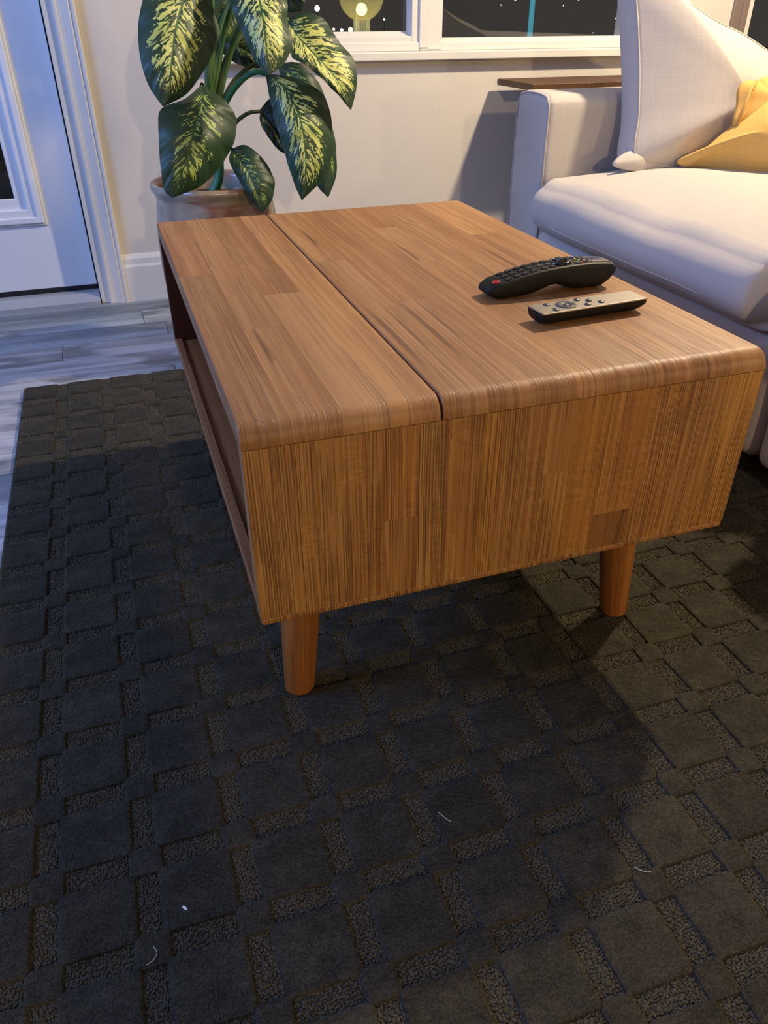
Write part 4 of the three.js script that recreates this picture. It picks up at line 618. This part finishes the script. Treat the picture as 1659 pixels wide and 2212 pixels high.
// ------------------------------------------------------------------ lamps, television and what carries them (past the picture's edges)
{
  const brass = std({ color: rgb(150, 120, 70), roughness: 0.35, metalness: 0.9 });
  const p = thing('pendant_lamp', 'dark dome pendant lamp with an opal globe hanging over the sofa', 'lamp', PENDANT.pos);
  part('globe', new THREE.SphereGeometry(0.055, 32, 20), std({ color: rgb(255, 240, 215), emissive: new THREE.Color(...PENDANT.color), emissiveIntensity: 8 }), p);
  const dome = (r, h) => new THREE.LatheGeometry([[0.016, h], [0.016, h - 0.012], [r * 0.45, h * 0.86], [r * 0.8, h * 0.5], [r, 0.02], [r + 0.002, 0.02], [r * 0.82, h * 0.54], [r * 0.47, h * 0.91], [0.02, h + 0.004], [0.0001, h + 0.004]].map((a) => new THREE.Vector2(...a)), 48), shadeMat = std({ color: rgb(60, 56, 52), roughness: 0.5, side: THREE.DoubleSide });
  part('shade', dome(0.14, 0.13), shadeMat, p);
  part('cap', new THREE.CylinderGeometry(0.018, 0.03, 0.03, 24).translate(0, 0.149, 0), brass, p);
  part('cord', new THREE.CylinderGeometry(0.003, 0.003, RY - PENDANT.pos[1] - 0.164, 8).translate(0, (RY - PENDANT.pos[1] + 0.164) / 2, 0), blackRubber, p);
  part('canopy', new THREE.CylinderGeometry(0.05, 0.055, 0.02, 32).translate(0, RY - PENDANT.pos[1] - 0.0105, 0), brass, p);
  const pl = new THREE.PointLight(new THREE.Color(...PENDANT.color), PENDANT.power); pl.name = 'pendant_light'; pl.shadow.radius = 2.2; pl.castShadow = true; p.add(pl);

  const k = thing('pendant_lamp', 'larger dark dome pendant lamp hanging at the kitchen end of the room', 'lamp', KITCHEN.pos);
  part('globe', new THREE.SphereGeometry(0.07, 32, 20), std({ color: rgb(255, 240, 215), emissive: new THREE.Color(...KITCHEN.color), emissiveIntensity: 8 }), k);
  part('shade', dome(0.16, 0.15), shadeMat, k);
  part('cap', new THREE.CylinderGeometry(0.02, 0.034, 0.03, 24).translate(0, 0.169, 0), brass, k);
  part('cord', new THREE.CylinderGeometry(0.003, 0.003, RY - KITCHEN.pos[1] - 0.184, 8).translate(0, (RY - KITCHEN.pos[1] + 0.184) / 2, 0), blackRubber, k);
  part('canopy', new THREE.CylinderGeometry(0.05, 0.055, 0.02, 32).translate(0, RY - KITCHEN.pos[1] - 0.0105, 0), brass, k);
  const kl = new THREE.PointLight(new THREE.Color(...KITCHEN.color), KITCHEN.power); kl.name = 'kitchen_light'; kl.shadow.radius = 2.5; kl.castShadow = true; k.add(kl);

  const e = thing('end_table', 'small round end table at the near end of the sofa', 'table', [TABLE_LAMP.pos[0], 0, TABLE_LAMP.pos[2]]);
  part('top', new THREE.CylinderGeometry(0.22, 0.22, 0.022, 48).translate(0, 0.529, 0), legWood, e); part('column', new THREE.CylinderGeometry(0.02, 0.026, 0.5, 20).translate(0, 0.268, 0), legWood, e); part('foot', new THREE.CylinderGeometry(0.15, 0.16, 0.018, 40).translate(0, 0.009, 0), legWood, e);
  const tl = thing('table_lamp', 'ribbed glass table lamp with a wide bowl on the end table, mirrored in the window', 'lamp', [TABLE_LAMP.pos[0], 0.5405, TABLE_LAMP.pos[2]]);
  const ribs = (prof, n, amp) => { const g = new THREE.LatheGeometry(prof.map((a) => new THREE.Vector2(...a)), n * 6), q = g.attributes.position; for (let i = 0; i < q.count; i++) { const a = Math.atan2(q.getZ(i), q.getX(i)), k = 1 + amp * Math.cos(a * n); q.setX(i, q.getX(i) * k); q.setZ(i, q.getZ(i) * k); } g.computeVertexNormals(); return g; };
  const ribGlass = phy({ color: rgb(225, 228, 180), roughness: 0.25, transmission: 0.75, thickness: 0, emissive: new THREE.Color(0.85, 0.82, 0.46), emissiveIntensity: 0.6, side: THREE.DoubleSide });
  const by = TABLE_LAMP.pos[1] - 0.5405;
  const rods = []; for (let i = 0; i < 20; i++) { const w = i / 20 * Math.PI * 2; rods.push(new THREE.CylinderGeometry(0.0052, 0.0052, by - 0.05, 8).translate(Math.cos(w) * 0.05, (by - 0.05) / 2 + 0.004, Math.sin(w) * 0.05)); }
  rods.push(new THREE.CylinderGeometry(0.056, 0.06, 0.008, 36).translate(0, 0.004, 0));
  const rodGlass = phy({ color: rgb(225, 228, 180), roughness: 0.2, emissive: new THREE.Color(0.85, 0.85, 0.42), emissiveIntensity: 2.6 });
  part('ribbed_base', merge(rods), rodGlass, tl);
  part('glass_bowl', ribs([[0.05, by - 0.06], [0.085, by - 0.04], [0.122, by - 0.005], [0.143, by + 0.045], [0.146, by + 0.08], [0.142, by + 0.095]], 36, 0.008), ribGlass, tl);
  part('bowl_rim', new THREE.TorusGeometry(0.142, 0.004, 8, 60).rotateX(Math.PI / 2).translate(0, by + 0.095, 0), rodGlass, tl);
  part('bulb', new THREE.SphereGeometry(0.036, 24, 16).translate(0, by, 0), std({ color: rgb(255, 240, 210), emissive: new THREE.Color(...TABLE_LAMP.color), emissiveIntensity: 60 }), tl);
  part('bulb_socket', new THREE.CylinderGeometry(0.014, 0.016, by - 0.04, 16).translate(0, (by - 0.03) / 2, 0), brass, tl);
  const l2 = new THREE.PointLight(new THREE.Color(...TABLE_LAMP.color), TABLE_LAMP.power); l2.name = 'table_lamp_light'; l2.position.set(0, by, 0); l2.shadow.radius = 1.8; l2.castShadow = true; tl.add(l2);

  const tv = thing('television', 'wide flat television with a blue picture mounted on the wall opposite the sofa', 'television', [TV.pos[0], TV.pos[1], TV.pos[2]], Math.PI / 2);
  part('case', rbox(-TV.w / 2 - 0.012, TV.w / 2 + 0.012, -TV.h / 2 - 0.012, TV.h / 2 + 0.012, -0.04, 0, 0.006, 2), blackRubber, tv);
  part('screen', box(-TV.w / 2, TV.w / 2, -TV.h / 2, TV.h / 2, -0.004, 0.002), std({ color: 0x050505, roughness: 0.15, emissive: new THREE.Color(...TV.color), emissiveIntensity: 1.2 }), tv);
  part('wall_bracket', rbox(-0.2, 0.2, -0.15, 0.15, -0.085, -0.041, 0.005), darkMetal, tv);
  const ra = new THREE.RectAreaLight(new THREE.Color(...TV.color), TV.power, TV.w, TV.h); ra.name = 'television_light'; ra.position.set(0, 0, 0.006); ra.rotation.y = Math.PI; tv.add(ra);
  const mc = thing('media_cabinet', 'low wooden media cabinet under the television', 'cabinet', [RX0 + 0.26, 0, TV.pos[2]], Math.PI / 2), top = 0.5;
  part('carcass', rbox(-0.75, 0.75, 0.1, top, -0.24, 0.16, 0.004, 2), legWood, mc); for (const k of [-1, 0, 1]) { const d = part('door', rbox(k * 0.495 - 0.24, k * 0.495 + 0.24, 0.12, top - 0.03, 0.161, 0.178, 0.003, 2), legWood, mc); part('handle', rbox(k * 0.495 - 0.05, k * 0.495 + 0.05, top - 0.08, top - 0.07, 0.179, 0.192, 0.003), darkMetal, d); }
  for (const x of [-0.7, 0.7]) for (const z of [-0.2, 0.12]) part('leg', new THREE.CylinderGeometry(0.018, 0.014, 0.1, 16).translate(x, 0.05, z), legWood, mc);
}

// ------------------------------------------------------------------ the person who holds the phone, standing behind the lens; keeps the kitchen light off the near left of the rug
{
  const person = thing('person', 'standing person in dark shirt and jeans holding a phone low, facing the table', 'person');
  // distance to a tapered capsule from a to b with radii ra, rb
  const capsule = (p, a, b, ra, rb) => { const bx = b[0] - a[0], by = b[1] - a[1], bz = b[2] - a[2], px = p[0] - a[0], py = p[1] - a[1], pz = p[2] - a[2], t = clamp((px * bx + py * by + pz * bz) / (bx * bx + by * by + bz * bz + 1e-12)); return Math.hypot(px - bx * t, py - by * t, pz - bz * t) - lerp(ra, rb, t); };
  function fieldMesh(bones, lo, hi, cell, blend, sub) {     // surface nets on a grid: one continuous skin
    const n = [0, 1, 2].map((k) => Math.ceil((hi[k] - lo[k]) / cell) + 1), val = new Float32Array(n[0] * n[1] * n[2]), id = (x, y, z) => (z * n[1] + y) * n[0] + x;
    for (let z = 0; z < n[2]; z++) for (let y = 0; y < n[1]; y++) for (let x = 0; x < n[0]; x++) {
      const p = [lo[0] + x * cell, lo[1] + y * cell, lo[2] + z * cell]; let d = 1;
      for (const [a, b, ra, rb] of bones) { const e = capsule(p, a, b, ra, rb); const h = clamp(0.5 + 0.5 * (d - e) / blend); d = lerp(d, e, h) - blend * h * (1 - h); }
      if (sub) for (const [a, b, ra, rb] of sub) d = Math.max(d, -capsule(p, a, b, ra, rb)); val[id(x, y, z)] = d;
    }
    const pos = [], idx = [], at3 = new Int32Array(val.length).fill(-1);
    for (let z = 0; z + 1 < n[2]; z++) for (let y = 0; y + 1 < n[1]; y++) for (let x = 0; x + 1 < n[0]; x++) {
      let c = 0, sx = 0, sy = 0, sz = 0; const v = (i) => val[id(x + (i & 1), y + (i >> 1 & 1), z + (i >> 2))];
      for (let i = 0; i < 8; i++) for (const b of [1, 2, 4]) if (!(i & b)) { const p = v(i), q = v(i | b); if ((p < 0) !== (q < 0)) { const t = p / (p - q); c++; sx += (i & 1) + (b === 1 ? t : 0); sy += (i >> 1 & 1) + (b === 2 ? t : 0); sz += (i >> 2) + (b === 4 ? t : 0); } }
      if (c) { at3[id(x, y, z)] = pos.length / 3; pos.push(lo[0] + (x + sx / c) * cell, lo[1] + (y + sy / c) * cell, lo[2] + (z + sz / c) * cell); }
    }
    for (let z = 1; z + 1 < n[2]; z++) for (let y = 1; y + 1 < n[1]; y++) for (let x = 1; x + 1 < n[0]; x++) {
      const s0 = val[id(x, y, z)] < 0, quad = (a, b, c, d, f) => { if (Math.min(a, b, c, d) < 0) return; f ? idx.push(a, b, c, a, c, d) : idx.push(a, c, b, a, d, c); };
      if (s0 !== val[id(x + 1, y, z)] < 0) quad(at3[id(x, y - 1, z - 1)], at3[id(x, y, z - 1)], at3[id(x, y, z)], at3[id(x, y - 1, z)], s0);
      if (s0 !== val[id(x, y + 1, z)] < 0) quad(at3[id(x - 1, y, z - 1)], at3[id(x - 1, y, z)], at3[id(x, y, z)], at3[id(x, y, z - 1)], s0);
      if (s0 !== val[id(x, y, z + 1)] < 0) quad(at3[id(x - 1, y - 1, z)], at3[id(x, y - 1, z)], at3[id(x, y, z)], at3[id(x - 1, y, z)], s0);
    }
    const g = new THREE.BufferGeometry(); g.setAttribute('position', new THREE.Float32BufferAttribute(pos, 3)); g.setIndex(idx); g.computeVertexNormals(); return g;
  }
  const skin = std({ color: rgb(196, 150, 124), roughness: 0.6 }), shirtMat = std({ color: rgb(46, 50, 60), roughness: 0.9 }), jeans = std({ color: rgb(48, 58, 82), roughness: 0.9 }), hairMat = std({ color: rgb(40, 28, 22), roughness: 0.7 }), shoeMat = std({ color: rgb(60, 58, 58), roughness: 0.7 });
  const PXc = -0.215, q = camera.quaternion, cam = camera.position, loc = (x, y, z) => V(x, y, z).applyQuaternion(q).add(cam), A = (v) => [v.x, v.y, v.z];
  // phone: the lens sits at its upper left corner; everything lies behind the lens
  const phone = thing('phone', 'black slim phone in the hands of the standing person', 'phone');
  const ph = part('case', new RoundedBoxGeometry(0.074, 0.150, 0.008, 3, 0.0039), blackRubber, phone), pc = loc(-0.012, -0.05, 0.014); ph.position.copy(pc); ph.quaternion.copy(q);
  const scr = part('screen', new THREE.BoxGeometry(0.069, 0.145, 0.0006), std({ color: 0x08090a, roughness: 0.1 }), phone); scr.position.copy(loc(-0.012, -0.05, 0.0184)); scr.quaternion.copy(q);
  const hip = [PXc, 0.93, 1.06], chest = [PXc, 1.26, 1.02], neck = [PXc, 1.43, 1.00], head = [PXc + 0.01, 1.575, 0.965];
  const side = (s) => ({ sh: [PXc + s * 0.165, 1.375, 1.01], el: [PXc + s * 0.235 + 0.02, 1.09, 0.98], wr: A(loc(-0.012 + s * 0.066, -0.115, 0.075)), hj: [PXc + s * 0.095, 0.90, 1.05], kn: [PXc + s * 0.115, 0.50, 1.03], an: [PXc + s * 0.13, 0.09, 1.06], toe: [PXc + s * 0.15, 0.04, 0.91] });
  const L = side(-1), Rr = side(1), both = [L, Rr];
  // hands: palm and five curled fingers each, wrapped round the phone's long edges
  const handBones = (s, j) => { const b = [], P = (x, y, z) => A(loc(-0.012 + s * x, y, z)); b.push([j.wr, P(0.056, -0.085, 0.05), 0.024, 0.026], [P(0.056, -0.085, 0.05), P(0.05, -0.055, 0.04), 0.026, 0.02]); [0, 1, 2, 3].forEach((k) => { const y = -0.03 - k * 0.021, l = [0.9, 1, 0.95, 0.8][k]; b.push([P(0.052, y - 0.012, 0.040), P(0.049, y, 0.016), 0.0095, 0.009], [P(0.049, y, 0.016), P(0.049 - 0.014 * l, y + 0.004, 0.0015 + 0.0005), 0.009, 0.0082]); }); b.push([P(0.054, -0.085, 0.045), P(0.046, -0.055, 0.036), 0.014, 0.011], [P(0.046, -0.055, 0.036), P(0.022, -0.035, 0.029), 0.011, 0.0095]); return b; };
  const bodyBones = [[neck, [head[0], head[1] - 0.06, head[2] + 0.01], 0.055, 0.052], [[head[0], head[1] - 0.055, head[2] - 0.03], [head[0], head[1] + 0.045, head[2] + 0.005], 0.062, 0.088], [[head[0], head[1] - 0.01, head[2] - 0.088], [head[0], head[1] - 0.03, head[2] - 0.108], 0.011, 0.014], [[head[0] - 0.03, head[1] - 0.062, head[2] - 0.082], [head[0] + 0.03, head[1] - 0.062, head[2] - 0.082], 0.012, 0.012], [neck, chest, 0.06, 0.12]];
  for (const s of [-1, 1]) bodyBones.push([[head[0] + s * 0.083, head[1] - 0.03, head[2] + 0.01], [head[0] + s * 0.09, head[1] + 0.02, head[2] + 0.015], 0.012, 0.016]);
  for (const j of both) bodyBones.push([j.sh, j.el, 0.046, 0.039], [j.el, j.wr, 0.039, 0.026]);
  const sockets = [-1, 1].map((s) => { const a = [head[0] + s * 0.033, head[1] + 0.004, head[2] - 0.108]; return [a, a, 0.018, 0.018]; });
  const body = fieldMesh(bodyBones, [PXc - 0.36, 0.72, 0.60], [PXc + 0.36, 1.74, 1.20], 0.011, 0.024, sockets), hands = [fieldMesh(handBones(-1, L), [-0.26, 0.50, 0.58], [-0.02, 0.84, 0.86], 0.0042, 0.006), fieldMesh(handBones(1, Rr), [-0.12, 0.50, 0.58], [0.12, 0.84, 0.86], 0.0042, 0.006)];
  const noUV = (g) => boxUV(g); part('body', merge([noUV(body), ...hands.map(noUV)]), skin, person);
  const shirt = [[chest, hip, 0.165, 0.15], [[PXc - 0.12, 1.34, 1.015], [PXc + 0.12, 1.34, 1.015], 0.085, 0.085], [[PXc - 0.06, 1.2, 1.02], [PXc + 0.06, 1.2, 1.02], 0.13, 0.13], [[PXc - 0.06, 0.95, 1.05], [PXc + 0.06, 0.95, 1.05], 0.12, 0.12]]; for (const j of both) shirt.push([j.sh, j.el.map((c, k) => lerp(j.sh[k], c, 0.72)), 0.068, 0.062]);
  part('shirt', noUV(fieldMesh(shirt, [PXc - 0.42, 0.70, 0.78], [PXc + 0.42, 1.5, 1.30], 0.013, 0.05)), shirtMat, person);
  const legs = [[[PXc - 0.07, 0.90, 1.06], [PXc + 0.07, 0.90, 1.06], 0.115, 0.115]]; for (const j of both) legs.push([j.hj, j.kn, 0.092, 0.068], [j.kn, j.an, 0.068, 0.058]);
  part('trousers', noUV(fieldMesh(legs, [PXc - 0.35, 0.02, 0.84], [PXc + 0.35, 1.06, 1.26], 0.013, 0.03)), jeans, person);
  for (const j of both) part('shoe', noUV(fieldMesh([[[j.an[0], 0.05, j.an[2] + 0.02], [j.toe[0], 0.046, j.toe[2]], 0.042, 0.036], [[j.an[0], 0.09, j.an[2]], [j.an[0], 0.05, j.an[2]], 0.048, 0.042]], [j.toe[0] - 0.12, 0.0, 0.84], [j.toe[0] + 0.12, 0.16, 1.17], 0.008, 0.02)).translate(0, 0.0115, 0), shoeMat, person);
  for (const e of [-1, 1]) { part('eye', new THREE.SphereGeometry(0.0125, 18, 12), std({ color: rgb(236, 232, 226), roughness: 0.3 }), person, [head[0] + e * 0.033, head[1] + 0.004, head[2] - 0.088]); part('iris', new THREE.SphereGeometry(0.006, 12, 8), std({ color: rgb(60, 42, 30), roughness: 0.3 }), person, [head[0] + e * 0.033, head[1] + 0.001, head[2] - 0.0965]); }
  part('hair', noUV(fieldMesh([[[head[0], head[1] + 0.04, head[2] + 0.03], [head[0], head[1] - 0.03, head[2] + 0.055], 0.092, 0.07], [[head[0], head[1] + 0.07, head[2] - 0.02], [head[0], head[1] + 0.06, head[2] + 0.03], 0.074, 0.088]], [head[0] - 0.16, head[1] - 0.2, head[2] - 0.16], [head[0] + 0.16, head[1] + 0.2, head[2] + 0.2], 0.009, 0.03)), hairMat, person);
}

// ------------------------------------------------------------------ bits on the rug
{
  const fleck = at(399, 1960, 'y', RUG_TOP + 0.001), c = thing('crumb', 'tiny white fleck lying on a pile square of the rug', 'crumb', [fleck.x, RUG_TOP - 0.001, fleck.z], 0.6);
  part('fleck', new THREE.SphereGeometry(0.0016, 8, 6).scale(1, 0.5, 2.4).translate(0, 0.0008, 0), std({ color: rgb(240, 236, 226), roughness: 0.7 }), c);
  const lint = (px, py, ry, bend, label) => { const p = at(px, py, 'y', RUG_TOP + 0.001), l = thing('lint', label, 'lint', [p.x, RUG_TOP - 0.001, p.z], ry); part('fibre', new THREE.TubeGeometry(new THREE.CatmullRomCurve3([V(-0.009, 0.0008, 0), V(-0.003, 0.002, bend), V(0.004, 0.0018, bend), V(0.009, 0.0008, -bend * 0.4)]), 16, 0.0005, 5), std({ color: rgb(176, 168, 158), roughness: 0.9 }), l); };
  lint(1388, 1877, -0.7, 0.002, 'pale curled thread on the rug near the middle of its right side');
  lint(325, 2064, 1.0, 0.005, 'curled grey thread at the lower left of the rug, beside the warm patch');
  lint(960, 1763, -1.1, 0.001, 'thin straight grey thread on the rug below the table');
}

scene.traverse((o) => { if (o.isMesh) { o.castShadow = true; o.receiveShadow = true; } });
renderer.render(scene, camera);
